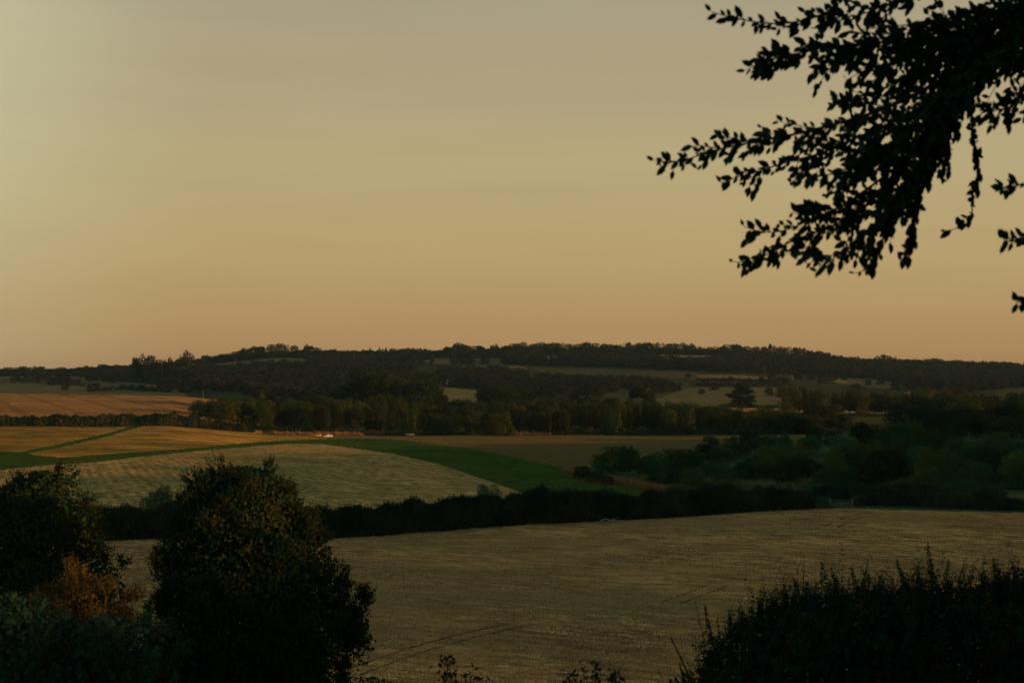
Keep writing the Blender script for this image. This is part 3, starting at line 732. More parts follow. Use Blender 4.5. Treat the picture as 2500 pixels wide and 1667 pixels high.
BIG = [
    (905, 850, 888, 118, 'full', (.95, 1, .8), 'tallest broad tree towering over the long wood'),
    (962, 852, 905, 70, 'full', (1.2, 1.05, .7), 'tall tree pressed to the flank of the tallest tree of the wood'),
    (868, 856, 922, 70, 'full', (.8, .95, .8), 'smaller dark tree at the foot of the tallest tree on its wheat field side'),
    (1036, 846, 918, 104, 'full', (.95, .95, .75), 'broad tree above the wood beside the gap with the orange field'),
    (1075, 850, 957, 50, 'full', (.9, .95, .75), 'low spreading tree at the edge of the orange field gap'),
    (1214, 860, 934, 112, 'full', (.95, 1, .8), 'wide dark tree above the wood just past the orange field gap'),
    (1270, 860, 944, 62, 'full', (1.1, 1, .75), 'thinner tree with bare patches attached to the wide tree past the gap'),
    (1334, 858, 966, 34, 'full', (.7, .8, .8), 'small dark tree top in the dip between two big domes'),
    (1436, 852, 934, 100, 'dome', (.7, .85, .8), 'near-black dome tree rising alone from the middle of the wood'),
    (1560, 856, 941, 46, 'pine', (.7, .85, .8), 'ragged open tree with sky gaps behind the wood'),
    (1582, 852, 955, 44, 'full', (.7, .85, .8), 'dense low tree beside the ragged open one'),
    (1535, 852, 966, 28, 'full', (.7, .85, .8), 'small bushy top at the foot of the ragged open tree'),
    (640, 852, 949, 30, 'conifer', (1.9, 1.6, .7), 'yellow-green pointed tree behind the wheat end of the wood'),
    (622, 856, 964, 36, 'full', (.9, 1, .8), 'low tree beside the yellow-green pointed one'),
    (693, 856, 946, 78, 'dome', (.85, 1, .85), 'dome tree behind the wood before the twin pale bushes'),
    (738, 852, 957, 50, 'full', (.9, 1, .8), 'small tree beside the dome tree behind the wood'),
    (790, 856, 951, 74, 'full', (.8, 1, .85), 'round tree behind the wood halfway to the tallest one'),
    (840, 852, 938, 66, 'full', (.8, .95, .8), 'stepped tree leading up to the tallest tree of the wood'),
    (1215, 688, 997, 76, 'dome', (2.0, 1.5, .55), 'round sunlit bush glowing yellow-brown at the front of the wood'),
    (1812, 1148, 934, 74, 'cedar', (.55, .7, .7), 'black cedar-shaped tree standing alone before the pale valley field'),
    (1870, 900, 985, 50, 'full', (.85, .95, .75), 'dark round tree in front of the thin golden strip'),
    (1925, 900, 980, 40, 'full', (1.7, 1.4, .6), 'yellow-tipped tree beside the golden strip'),
    (1990, 800, 975, 80, 'full', (.75, .8, .65), 'tall dark oak where the long wood meets the scrub'),
    (2035, 800, 985, 60, 'full', (1.5, 1.1, .55), 'brownish leafy tree leaning out of the dark oak'),
]
for (p, Y, vt, w, k, c, lb) in BIG:
    plant('cedar_tree' if k == 'cedar' else 'wood_tree', p, Y, vt, w, k, col=c, lod=1, label=lb)
# brown poplars
for i, (p, vt, w) in enumerate([(1925, 934, 44), (1950, 930, 40), (1985, 945, 30), (2012, 938, 34), (2050, 950, 30), (2075, 938, 34), (2105, 945, 36), (2135, 944, 34), (2160, 946, 32), (2180, 952, 30), (2205, 955, 30),
                                (2240, 944, 30), (2268, 942, 36), (2300, 936, 40), (2330, 935, 42), (2365, 944, 34), (2395, 950, 34), (2420, 958, 34)]):
    plant('poplar', p, 1010 + (i % 3) * 14, vt + (i % 2) * 6, w * 1.45, 'upright' if i % 3 else 'full', lod=1, matkey='leaf_wood', col=(1.7, 1.25, .75), cat='tree',
          label=f'brown feathery poplar behind the scrub, {ordinal(i + 1)} in the line from the black cedar', group='line of brown poplars')
# dark hanger wood on the far side of the scrub
r4 = random.Random(44)
k = 0
for (Y0, xa, xb, st) in ((660, 2210, 2520, 40), (610, 2250, 2540, 42), (560, 2300, 2540, 46), (520, 2330, 2560, 48)):
    p = xa
    while p < xb:
        vt = float(np.interp(p, [2200, 2240, 2280, 2330, 2400, 2440, 2480, 2540], [985, 968, 956, 955, 965, 968, 962, 945])) + (660 - Y0) * .38 + r4.uniform(-6, 6)
        k += 1
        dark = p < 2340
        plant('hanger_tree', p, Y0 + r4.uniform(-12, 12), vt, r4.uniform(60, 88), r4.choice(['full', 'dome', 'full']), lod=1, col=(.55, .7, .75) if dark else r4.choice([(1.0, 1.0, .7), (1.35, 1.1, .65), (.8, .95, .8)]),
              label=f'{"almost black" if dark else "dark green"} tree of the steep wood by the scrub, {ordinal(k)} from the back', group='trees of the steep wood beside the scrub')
        p += r4.uniform(st * .8, st * 1.2)

# scrub between the hedge and the wood
SCRUB = [ # px, base Y, top row, width, kind, tone
    (1462, 395, 1106, 44, 'full', 0), (1500, 400, 1085, 84, 'full', 0), (1535, 405, 1082, 62, 'upright', 0), (1580, 410, 1105, 60, 'full', 0), (1566, 372, 1122, 44, 'dome', 1),
    (1612, 345, 1132, 74, 'dome', 2), (1625, 420, 1090, 70, 'full', 0), (1668, 425, 1090, 80, 'full', 0), (1700, 415, 1096, 60, 'full', 0), (1652, 352, 1142, 60, 'dome', 2), (1690, 356, 1140, 60, 'full', 1),
    (1738, 455, 1059, 58, 'full', 2), (1722, 450, 1078, 50, 'full', 2), (1784, 460, 1061, 42, 'full', 2), (1760, 440, 1085, 70, 'full', 0), (1828, 455, 1047, 46, 'upright', 0), (1808, 445, 1075, 60, 'full', 0),
    (1868, 460, 1054, 70, 'full', 0), (1912, 455, 1052, 54, 'upright', 0), (1890, 440, 1082, 90, 'full', 1), (1935, 440, 1080, 80, 'full', 0), (1850, 425, 1098, 80, 'dome', 0), (1770, 380, 1128, 60, 'full', 1),
    (1735, 372, 1118, 56, 'full', 0), (1812, 372, 1125, 70, 'dome', 2), (1870, 372, 1122, 74, 'dome', 1), (1920, 380, 1110, 80, 'full', 0), (1960, 400, 1095, 70, 'full', 1), (1975, 372, 1115, 80, 'dome', 2),
    (1988, 470, 1034, 46, 'upright', 0), (1975, 465, 1060, 64, 'full', 0), (2030, 520, 1045, 50, 'full', 1), (2060, 500, 1058, 90, 'dome', 0), (2130, 560, 1026, 110, 'dome', 2), (2098, 540, 1040, 70, 'full', 1), (2180, 560, 1025, 100, 'full', 0),
    (2120, 450, 1070, 100, 'full', 1), (2070, 430, 1085, 90, 'full', 0), (2030, 410, 1098, 80, 'full', 1), (2160, 400, 1090, 110, 'dome', 2), (2110, 370, 1115, 120, 'dome', 2), (2050, 360, 1125, 90, 'full', 0), (2215, 560, 1020, 70, 'upright', 1),
    (2200, 470, 1060, 80, 'full', 1), (2240, 440, 1080, 80, 'full', 0), (2260, 520, 1040, 80, 'full', 1), (2300, 480, 1050, 90, 'full', 0), (2230, 380, 1105, 90, 'dome', 0), (2290, 400, 1090, 100, 'full', 1), (2350, 470, 1060, 90, 'full', 0),
    (2330, 390, 1100, 80, 'dome', 0), (2380, 430, 1075, 100, 'full', 0), (2430, 470, 1050, 90, 'full', 1), (2480, 440, 1060, 110, 'full', 0), (2440, 380, 1090, 120, 'dome', 2), (2390, 345, 1120, 90, 'dome', 0), (2500, 350, 1095, 110, 'full', 1),
    (2260, 330, 1140, 70, 'full', 1), (2320, 320, 1150, 60, 'dome', 0), (2170, 335, 1135, 60, 'dome', 2), (2100, 345, 1135, 70, 'dome', 0), (2015, 345, 1140, 70, 'dome', 0), (2470, 320, 1130, 70, 'full', 0),
    (1425, 365, 1134, 50, 'dome', 2), (1450, 350, 1146, 46, 'dome', 2), (1480, 335, 1156, 40, 'dome', 1)]
TONE = [(.8, 1.0, .7), (1.3, 1.15, .6), (.40, .5, .42)]
SCRUB.sort()
for i, (p, Y, vt, w, k, tn) in enumerate(SCRUB):
    Y = min(Y_at(p, vt + w * {'dome': .72, 'upright': 1.25}.get(k, .9), 262, 640), 640)
    lk = {0: 'mid green', 1: 'olive', 2: 'very dark'}[tn]
    plant('scrub_tree' if k != 'dome' else 'scrub_bush', p, Y, vt, w, k, lod=1 if Y > 420 else 0, matkey='leaf_scrub', col=tuple(2.0 * q * (.75 + .5 * ((i * 37) % 11) / 10) for q in TONE[tn]), cat='tree' if k != 'dome' else 'bush',
          label=f'{lk} {"bush" if k == "dome" else "upright young tree" if k == "upright" else "tree"} in the scrub, {ordinal(i + 1)} counted from the dry grass strip', group='trees and bushes of the scrub')
# trees that stand in or against the long hedge
HT = [
    (388, 203, 1178, 88, 'dome', (.8, .9, .8), 'wide dark bush in the hedge beside the big hawthorn', 'bush'),
    (690, 205, 1163, 100, 'dome', (1.6, 1.1, .6), 'hedge bush painted brown-lit, showing past the shoulder of the big hawthorn', 'bush'),  # warm light put into the crown tint
    (798, 192, 1222, 16, 'conifer', (.7, .8, .8), 'tiny pointed shoot on top of the hedge beside the big hawthorn', 'shrub'),
    (1192, 216, 1177, 56, 'full', (.6, .85, .8), 'neat round tree standing out of the hedge in front of the hay field', 'tree'),
    (1146, 203, 1205, 24, 'full', (.7, .8, .8), 'small bump of a shrub beside the neat round hedge tree', 'shrub'),
    (1332, 208, 1200, 34, 'conifer', (.6, .75, .8), 'small spruce-like tree in the hedge at the point of the grass field', 'tree'),
    (1478, 213, 1182, 44, 'upright', (.6, .9, .85), 'slim pale-topped tree of the hedge in front of the green field', 'tree'),
    (1772, 226, 1166, 78, 'upright', (1.3, 1.1, .6), 'tree with painted yellow-lit upright shoots in the hedge by the dry grass strip', 'tree'),  # yellow evening light carried by the tint
    (1745, 224, 1205, 70, 'dome', (.6, .8, .8), 'dark bush at the foot of the yellowish hedge tree', 'bush'),
    (1885, 233, 1188, 84, 'full', (.7, .95, .75), 'rounded thorn tree in the hedge before the pale scrub clearing', 'tree'),
    (1990, 237, 1208, 86, 'dome', (.75, .95, .75), 'low rounded bush ending the hedge at the gate', 'bush'),
    (2015, 262, 1176, 110, 'dome', (.55, .75, .75), 'dark thicket behind the gate bush', 'bush'),
    (2090, 265, 1172, 90, 'dome', (.6, .8, .75), 'dark thicket directly above the gate', 'bush'),
    (2185, 262, 1175, 84, 'full', (.9, .95, .65), 'leafy olive bush behind the low hedge past the gate', 'bush'),
    (2235, 266, 1172, 70, 'full', (.6, .8, .75), 'dark leafy bush next to the olive one past the gate', 'bush'),
    (2380, 246, 1166, 140, 'dome', (.6, .85, .75), 'large dark thorn bush at the end of the low hedge past the gate', 'bush'),
    (2330, 262, 1170, 60, 'full', (.95, 1, .7), 'pale-tipped tree behind the large dark thorn bush', 'tree'),
    (2480, 246, 1236, 60, 'dome', (.5, .7, .7), 'low bush under the brown field corner', 'bush'),
]
for (p, Y, vt, w, k, c, lb, ct) in HT:
    plant('hedge_tree' if ct == 'tree' else 'hedge_bush', p, Y, vt, w, k, lod=0, matkey='leaf_hedge', col=tuple(1.9 * q for q in c), cat=ct, label=lb)

# ------------------------------------------------------------------ hedges
def hedge(name, line, hfun, width, n, s, mt, label, seed, shoot=.12, cat='hedge'):
    """line: list of (px, Y); hfun(t in px) -> height in m"""
    rng = np.random.default_rng(seed); a = np.array([(float(X_of(p, y)), y, p) for p, y in line])
    seg = np.r_[0, np.cumsum(np.hypot(np.diff(a[:, 0]), np.diff(a[:, 1])))]
    t = rng.uniform(0, seg[-1], n); X = np.interp(t, seg, a[:, 0]); Y = np.interp(t, seg, a[:, 1]); P = np.interp(t, seg, a[:, 2])
    lump = 1 + .16 * np.sin(t * .43 + 1) * np.sin(t * .17) + .04 * np.sin(t * 1.3 + seed) + .07 * np.interp(t, np.arange(0, seg[-1] + 3, 1.3), rng.normal(0, 1, len(np.arange(0, seg[-1] + 3, 1.3))))
    H = hfun(P) * lump; wd = width * (1 + .2 * np.sin(t * .7 + seed) + .12 * np.sin(t * 2.9))
    th = rng.uniform(-.1, np.pi + .1, n); r = np.where(rng.random(n) < .2, rng.uniform(.4, .9, n), rng.normal(1, .05, n))
    ox = np.cos(th) * wd * .5 * r; oz = (np.abs(np.sin(th)) ** .55) * H * r
    z = ground(X, Y + ox)
    p = np.stack([X + rng.normal(0, .1, n), Y + ox, z + oz - .05], -1)
    nr = np.stack([rng.normal(0, .5, n), np.cos(th), np.sin(th)], -1) + unit(rng, n) * .8
    v, f = leaves(rng, p, nr, s * rng.uniform(.6, 1.4, n), .55)
    k = int(n * shoot); q = rng.choice(n, k)
    q = q[oz[q] > H[q] * .75]; m = 4
    hh = np.linspace(.05, 1, m)[None] * rng.uniform(.15, .75, (len(q), 1)) * (1 + (rng.random((len(q), 1)) < .04) * 1.1)
    tp = np.repeat(p[q], m, 0); tp[:, 2] += hh.ravel(); tp[:, 0] += hh.ravel() * np.repeat(rng.normal(0, .22, len(q)), m)
    nn = unit(rng, len(tp)); nn[:, 2] *= .3
    v2, f2 = leaves(rng, tp, nn, s * .7, .5)
    v, f = join([(v, f), (v2, f2)])
    mid = len(a) // 2; root = empty(name, (a[mid, 0], a[mid, 1], float(ground(a[mid, 0], a[mid, 1]))))
    v = v - np.array(root.location)
    mesh_obj('foliage', v, f, M[mt], root)
    # stems inside the hedge
    parts = []
    for tt in np.arange(0, seg[-1], 4.5):
        x, y, pp = (np.interp(tt, seg, a[:, i]) for i in range(3)); z0 = float(ground(x, y)); h = float(hfun(pp))
        parts.append(tube(np.array([[x, y, z0 - .2], [x + rng.normal(0, .15), y + rng.normal(0, .2), z0 + h * .4], [x + rng.normal(0, .3), y + rng.normal(0, .2), z0 + h * .75]]) - np.array(root.location), [.05, .03, .01], 4))
    mesh_obj('stems', *join(parts), M['bark'], root)
    tag(root, label, cat)
    return root
HL = [(p, float(hedgeY(p)) + 2.5) for p in (-260, 0, 200, 400, 600, 800, 1000, 1250, 1500, 1700, 1850, 1985)]
hf = lambda P: np.interp(P, [-300, 150, 240, 330, 420, 760, 900, 1060, 1120, 1300, 1400, 1600, 1700, 1900, 2000], [3.3, 3.5, 3.6, 4.2, 4.2, 3.7, 3.6, 3.6, 4.0, 4.1, 3.8, 3.8, 3.6, 3.1, 2.2])
hedge('long_hedge', HL, hf, 3.4, 210000, .16, 'leaf_hedge', 'long tall dark hedge that crosses the whole valley between stubble and hay field', 1, shoot=.2)
hedge('low_hedge', [(2078, 240), (2150, 243), (2250, 243), (2400, 243), (2620, 245)], lambda P: np.interp(P, [2070, 2100, 2300, 2600], [1.2, 1.8, 2.0, 2.2]), 2.6, 26000, .13, 'leaf_hedge', 'low trimmed hedge running on past the gate', 2, .05)
hedge('wheat_hedge', [(-260, 608), (0, 613), (180, 622), (330, 632), (480, 648)], lambda P: np.interp(P, [-260, 0, 110, 200, 480, 520], [4.2, 3.8, 4.2, 4.6, 5.2, 5.6]), 5, 32000, .36, 'leaf_hedge', 'dark hedge that divides the orange meadow from the wheat field', 3, .06)
hedge('wood_edge_hedge', [(480, 652), (560, 662), (620, 672)], lambda P: np.interp(P, [480, 620], [4, 2.5]), 6, 9000, .36, 'leaf_hedge', 'bushy fringe at the foot of the wood by the meadow corner', 4, .06)
HB = hedge('bramble_hedge', [(1985, 248), (2080, 250), (2200, 258), (2330, 258)], lambda P: 2.4 + 0 * P, 3.5, 16000, .15, 'leaf_hedge', 'tangled bramble bank behind the low trimmed hedge', 6, .1)
# thin hedges far away between the pastures
for i, (ln, lb) in enumerate([
    ([(-100, 930), (40, 931), (150, 940), (210, 943)], 'thin hedge between the two lowest far pastures'),
    ([(60, 925), (120, 927), (180, 934)], 'short thin hedge under the dry far pasture'),
    ([(270, 930), (340, 934), (420, 942)], 'thin hedge running downhill to the valley wood'),
    ([(230, 955), (300, 951), (420, 958)], 'ragged hedge just over the brow of the wheat field'),
    ([(1700, 943), (1800, 943), (1920, 944)], 'hedge along the top of the pale valley field'),
    ([(2020, 919), (2150, 921), (2260, 935)], 'hedge along the top of the far golden-green field'),
    ([(1700, 931), (1800, 932), (1900, 935)], 'thin hedge under the dry far strip')]):
    pts = []
    for (p, v) in ln:
        pts.append((p, min(far_y(p, v), 2300)))
    hedge('far_hedge', pts, lambda P: 4 + 0 * P, 7, 1800, .9, 'leaf_far', lb, 20 + i, .05)

# ------------------------------------------------------------------ tall dry grass, field edges
def strip_stuff(name, line, width, hgt, n, s, mt, label, seed, clump=1.0):
    rng = np.random.default_rng(seed); a = np.array([(float(X_of(p, y)), y) for p, y in line]); seg = np.r_[0, np.cumsum(np.hypot(*np.diff(a, axis=0).T))]
    t = rng.uniform(0, seg[-1], n); d = np.stack([np.interp(t, seg, a[:, 0]), np.interp(t, seg, a[:, 1])], 1) + rng.normal(0, width * .4, (n, 2))
    z = ground(d[:, 0], d[:, 1]); h = hgt * rng.uniform(.3, 1.2, n) * (.75 + .35 * np.sin(t * 1.3) * clump)
    lean = rng.normal(0, .18, (n, 2)) * h[:, None]; w = s * rng.uniform(.5, 1.2, n)
    an = rng.uniform(0, np.pi, n); wx = np.stack([np.cos(an) * w, np.sin(an) * w], 1)
    b = np.c_[d, z]; tp = np.c_[d + lean, z + h]; md = np.c_[d + lean * .4, z + h * .55]
    v = np.stack([b, md + np.c_[wx, 0 * z], tp, md - np.c_[wx, 0 * z]], 1).reshape(-1, 3)
    o = mesh_obj(name, v, np.arange(4 * n).reshape(n, 4), M[mt]); tag(o, label, 'grass', kind='stuff'); return o
strip_stuff('dry_grass', [(1482, 318), (1530, 300), (1580, 283), (1620, 270), (1668, 256)], 1.2, 1.5, 16000, .035, 'dry_stem', 'strip of tall pinkish dry grass between green field and scrub', 1)
strip_stuff('dry_grass', [(1375, 372), (1405, 352), (1440, 336)], 1.5, 1.5, 4000, .05, 'dry_stem', 'dry stalks at the corner of the green field', 2)
strip_stuff('dry_grass', [(670, 662), (700, 664), (760, 668), (800, 672), (880, 678)], 3, 1.9, 5000, .12, 'dry_stem', 'reddish dry growth around the parked car at the wood edge', 3)
strip_stuff('dry_grass', [(1250, 692), (1300, 694), (1340, 694)], 2, 2.2, 2500, .12, 'dry_stem', 'dry reeds at the foot of the wood past the sunlit bush', 4)
strip_stuff('dry_grass', [(1780, 252), (1810, 250), (1840, 247)], 2, 1.3, 3500, .04, 'dry_stem', 'rusty dry grass behind the hedge by the yellowish tree', 5)
strip_stuff('dry_grass', [(2195, 268), (2250, 268), (2300, 266), (2335, 258)], 1.2, 1.6, 3500, .04, 'dry_stem', 'rusty dock stalks between the low hedge and the bushes', 6)
strip_stuff('white_flowers', [(1800, 292), (1870, 290), (1930, 298)], 5, .9, 900, .04, 'white_flower', 'pale flowering weeds in the scrub clearing', 7)
strip_stuff('white_flowers', [(1880, 318), (1960, 320), (2040, 318)], 3, .9, 600, .04, 'white_flower', 'second band of pale weeds higher up the scrub clearing', 8)
strip_stuff('tall_grass', [(1500, 320), (1600, 300), (1720, 290), (1900, 300), (2100, 310), (2250, 300)], 14, 1.0, 26000, .045, 'grass_blade', 'rank green grass of the scrub clearing', 9)
strip_stuff('tall_grass', [(-200, 178), (400, 188.5), (800, 192.5), (1250, 205), (1700, 219), (2000, 231)], .6, .8, 12000, .04, 'grass_blade', 'uncut grass along the foot of the long hedge', 10)
strip_stuff('tall_grass', [(-200, 92), (900, 93), (1400, 92), (2400, 93)], 1.6, 1.1, 9000, .02, 'grass_blade', 'rank grass along the near end of the stubble', 11)

# cut stalks standing in the drilled rows of the stubble
def stubble():
    rng = np.random.default_rng(90); n = 150000
    y = 96 + (rng.random(n) ** 1.35) * 145; x = rng.uniform(-.37, .40, n) * y
    c, s_ = math.cos(-.53), math.sin(-.53); a = x * c + y * s_; b = -x * s_ + y * c
    b = np.round(b / .55) * .55 + rng.normal(0, .05, n); x, y = a * c - b * s_, a * s_ + b * c
    k = (y < hedgeY(x / y * F + 1250) - .6) & (y > 94); x, y = x[k], y[k]; n = len(x)
    z = ground(x, y); h = rng.uniform(.07, .2, n); w = rng.uniform(.015, .05, n); an = rng.uniform(0, np.pi, n); ln = rng.normal(0, .05, (n, 2))
    B = np.c_[x, y, z - .02]; T = np.c_[x + ln[:, 0], y + ln[:, 1], z + h]; D = np.c_[np.cos(an) * w, np.sin(an) * w, 0 * z]
    v = np.stack([B - D * .5, B + D * .5, T + D, T - D], 1).reshape(-1, 3)
    tag(mesh_obj('stubble', v, np.arange(4 * n).reshape(n, 4), M['straw']), 'short cut straw stalks standing all over the near field', 'stubble', kind='stuff')
M['straw'] = foliage('straw', (.28, .15, .06), (.72, .40, .165), .08, use_obj=False, trans=.1)
stubble()

# wheel tracks over the stubble
def track(pts, off, width, mt, name, label):
    a = np.array([(float(X_of(p, Y_at(p, v, 92, 240))), Y_at(p, v, 92, 240)) for p, v in pts]); seg = np.r_[0, np.cumsum(np.hypot(*np.diff(a, axis=0).T))]
    t = np.arange(0, seg[-1], .8); c = np.stack([np.interp(t, seg, a[:, 0]), np.interp(t, seg, a[:, 1])], 1)
    ker = np.ones(15) / 15
    c = np.stack([np.convolve(np.pad(c[:, i], 7, mode='edge'), ker, 'valid') for i in (0, 1)], 1)
    tg = np.gradient(c, axis=0); tg /= np.linalg.norm(tg, axis=1, keepdims=True); nn = np.stack([-tg[:, 1], tg[:, 0]], 1)
    rng = np.random.default_rng(3)
    w = width * (.4 + .6 * rng.random(len(c))) * (rng.random(len(c)) > .3)
    w = np.convolve(np.pad(w, 1, mode='edge'), [.25, .5, .25], 'valid')
    l = c + nn * (off + w[:, None] / 2) ; r = c + nn * (off - w[:, None] / 2)
    v = np.concatenate([np.c_[l, ground(l[:, 0], l[:, 1]) + .03], np.c_[r, ground(r[:, 0], r[:, 1]) + .03]]); n = len(c); i = np.arange(n - 1)
    o = mesh_obj(name, v, np.stack([i, i + n, i + n + 1, i + 1], 1), M[mt]); tag(o, kind='structure')
M['rut'] = soil('rut', [(.075, .05, .026), (.17, .11, .05), (.10, .08, .035)], .3, 2)
for pts in ([(820, 1660), (1000, 1592), (1100, 1565), (1200, 1538), (1300, 1520), (1380, 1512)], [(1620, 1478), (1700, 1450), (1770, 1422)], [(2020, 1290), (2070, 1268), (2110, 1256), (2160, 1252), (2300, 1264), (2460, 1278)]):
    for off in (-.95, .95): track(pts, off, .38, 'rut', 'track', '')
# leafy undergrowth closing the front of the long wood
for nm, x0, x1, w, hh, sd in (('under', 600, 1180, 4, 3.2, 51), ('under', 1260, 2060, 4, 4.5, 52)):
    ln = [(p, (694 if p < 950 else 698)) for p in range(x0, x1 + 1, 60)]
    rng = np.random.default_rng(sd); a = np.array([(float(X_of(p, y)), y) for p, y in ln]); n = 16000
    t = rng.random(n) * (len(a) - 1); X = np.interp(t, range(len(a)), a[:, 0]); Y = np.interp(t, range(len(a)), a[:, 1]) + rng.normal(0, 1.6, n)
    z = ground(X, Y); h = hh * (.7 + .3 * np.sin(t * 7) * np.sin(t * 2.3)) * rng.random(n) ** .7
    nr = unit(rng, n) + [0, -.7, .4]
    o = mesh_obj('undergrowth', *leaves(rng, np.c_[X, Y, z + h], nr, .34 * rng.uniform(.6, 1.3, n)), M['leaf_hedge'])
    tag(o, 'dark leafy undergrowth along the foot of the long wood', 'undergrowth', kind='stuff')

# ------------------------------------------------------------------ the near trees, built leaf by leaf
def shoots_tree(name, px, Y, prof, matkey, label, cat, seed, nshoot, leaf, lps, slen, up=.5, zbot=None, depth=1.0, fill=14000, tint=(1, 1, 1), trunk_r=.16, droop=0, twig=True):
    """prof: list of (row, left px, right px) of the outline at distance Y; the crown is round in plan"""
    rng = np.random.default_rng(seed)
    P = np.array(prof, float); zt = -(P[:, 0] - HOR) * Y / F; xl = X_of(P[:, 1], Y); xr = X_of(P[:, 2], Y)
    o_ = np.argsort(zt); zt, xl, xr = zt[o_], xl[o_], xr[o_]
    x0 = float(X_of(px, Y)); zg = float(ground(x0, Y)); root = empty(name, (x0, Y, zg)); root.color = tint + (1,)
    BL = [(rng.uniform(0, 2 * np.pi), rng.uniform(zt[0], zt[-1]), rng.uniform(.6, 1.5), rng.uniform(.05, .20)) for _ in range(70)]
    def surf(n, shell):
        z = rng.uniform(zt[0], zt[-1], n * 3); cxx = (np.interp(z, zt, xl) + np.interp(z, zt, xr)) / 2; rr = (np.interp(z, zt, xr) - np.interp(z, zt, xl)) / 2
        k = rng.random(n * 3) < rr / rr.max(); z, cxx, rr = z[k][:n], cxx[k][:n], rr[k][:n]; m = len(z)
        th = rng.uniform(0, 2 * np.pi, m)
        # lobed, uneven surface
        lob = np.full(m, .90)
        for (ba, bz, bs, bh) in BL:
            da = np.abs((th - ba + np.pi) % (2 * np.pi) - np.pi) * rr.max(); lob = np.maximum(lob, .90 + bh * np.sqrt(np.maximum(0, 1 - (da ** 2 + (z - bz) ** 2) / bs ** 2)))
        r = rr * lob * shell(m)
        return np.stack([cxx + np.cos(th) * r, Y + np.sin(th) * r * depth, z], -1), np.stack([np.cos(th), np.sin(th), np.gradient(np.zeros(m)) + .25], -1), m
    parts = []
    ncl = max(20, nshoot // 24)
    pc, dc, mc = surf(ncl, lambda m: np.where(rng.random(m) < .25, rng.uniform(.6, .9, m), rng.normal(.92, .05, m)))
    ci = rng.integers(0, mc, nshoot); cr = (rng.uniform(.25, .62, mc))[ci]; m = nshoot
    od = unit(rng, m); od = np.where((od * dc[ci]).sum(1, keepdims=True) < -.2, -od, od)
    p = pc[ci] + od * cr[:, None] * rng.uniform(.4, 1.0, m)[:, None] * np.array([1, 1, .8]); d = od * .7 + dc[ci] * .5
    dirv = d * (1 - up) + np.array([0, 0, up]) + unit(rng, m) * .28; dirv /= np.linalg.norm(dirv, axis=1, keepdims=True)
    Ls = slen * rng.uniform(.35, 1.0, m) * (1 + (rng.random(m) < .08) * .8); q = np.linspace(0.05, 1, lps)
    bend = unit(rng, m) * .12
    pos = p[:, None] + dirv[:, None] * (Ls[:, None] * q[None])[..., None] + bend[:, None] * (q[None, :, None] ** 2) * Ls[:, None, None] - np.array([0, 0, droop]) * (q[None, :, None] ** 2) * Ls[:, None, None]
    pos = pos + rng.normal(0, leaf * .55, pos.shape); pos = pos.reshape(-1, 3)
    nr = unit(rng, len(pos)) + np.repeat(d, lps, 0) * .6
    sz = leaf * np.tile(1.1 - .5 * q, m) * rng.uniform(.7, 1.3, len(pos))
    parts.append(leaves(rng, pos, nr, sz, .5))
    p2, d2, m2 = surf(fill, lambda m: rng.uniform(.35, 1.0, m))
    parts.append(leaves(rng, p2, d2 + unit(rng, m2) * .8, leaf * 1.7 * rng.uniform(.7, 1.3, m2), .7))
    v, f = join(parts); v = v - np.array([x0, Y, zg])
    c = mesh_obj('crown', v, f, M[matkey], root); c.color = tint + (1,)
    # twigs
    tw = []
    k = rng.choice(m, min(m, 500), replace=False)
    for i in k: tw.append(tube(np.stack([p[i] - dirv[i] * .35, p[i] + dirv[i] * Ls[i] * .5, p[i] + dirv[i] * Ls[i] * .95]) - [x0, Y, zg], [.012, .007, .003], 3))
    mesh_obj('twigs', *join(tw), M['bark'], root)
    tr = []
    H = zt[-1] - zg
    for i in range(5):
        a = rng.uniform(0, 6.28); b = rng.uniform(.08, .17) * H
        tr.append(tube([[0, 0, -.2], [math.cos(a) * b * .25, math.sin(a) * b * .25, H * .25], [math.cos(a) * b * .7, math.sin(a) * b * .7, H * .55], [math.cos(a) * b, math.sin(a) * b, H * .74]], [trunk_r, trunk_r * .7, trunk_r * .35, .02], 8))
    for i in range(16):
        a = rng.uniform(0, 6.28); h = rng.uniform(.2, .5) * H; b = rng.uniform(.1, .2) * H
        tr.append(tube([[math.cos(a) * b * .2, math.sin(a) * b * .2, h], [math.cos(a) * b, math.sin(a) * b, h + b * .9]], [.035, .01], 5))
    mesh_obj('trunk', *join(tr), M['bark'], root, smooth=True)
    tag(root, label, cat); return root

shoots_tree('hawthorn_tree', 620, 60, [(1140, 560, 620), (1152, 510, 665), (1172, 465, 700), (1205, 442, 728), (1260, 428, 762), (1310, 405, 795), (1370, 380, 832), (1430, 372, 862), (1500, 352, 880), (1570, 338, 895), (1650, 345, 878), (1760, 350, 860), (1900, 400, 820)],
            'leaf_near', 'big dense hawthorn with upright leafy shoots, taller than the long hedge behind it', 'tree', 5, 9500, .058, 20, .5, up=.6, fill=60000)
shoots_tree('field_maple', 75, 66, [(1150, 75, 125), (1170, 20, 190), (1200, -40, 205), (1250, -90, 215), (1300, -120, 235), (1370, -140, 275), (1410, -150, 290), (1460, -150, 300), (1520, -160, 250), (1600, -160, 230), (1750, -150, 220)],
            'leaf_near', 'loose maple with reddish stems beside the big hawthorn', 'tree', 6, 2600, .075, 14, .75, up=.35, fill=20000)
shoots_tree('sunglow_bush', 230, 55, [(1375, 185, 205), (1395, 150, 225), (1420, 130, 280), (1450, 110, 300), (1480, 70, 325), (1520, 90, 330), (1600, 110, 320), (1720, 120, 300)],
            'leaf_sunglow', 'bush coloured with the amber glow of the last sun below the maple', 'bush', 7, 1500, .055, 14, .5, up=.5, fill=4000, trunk_r=.06)  # low sun's amber is in the leaf colour
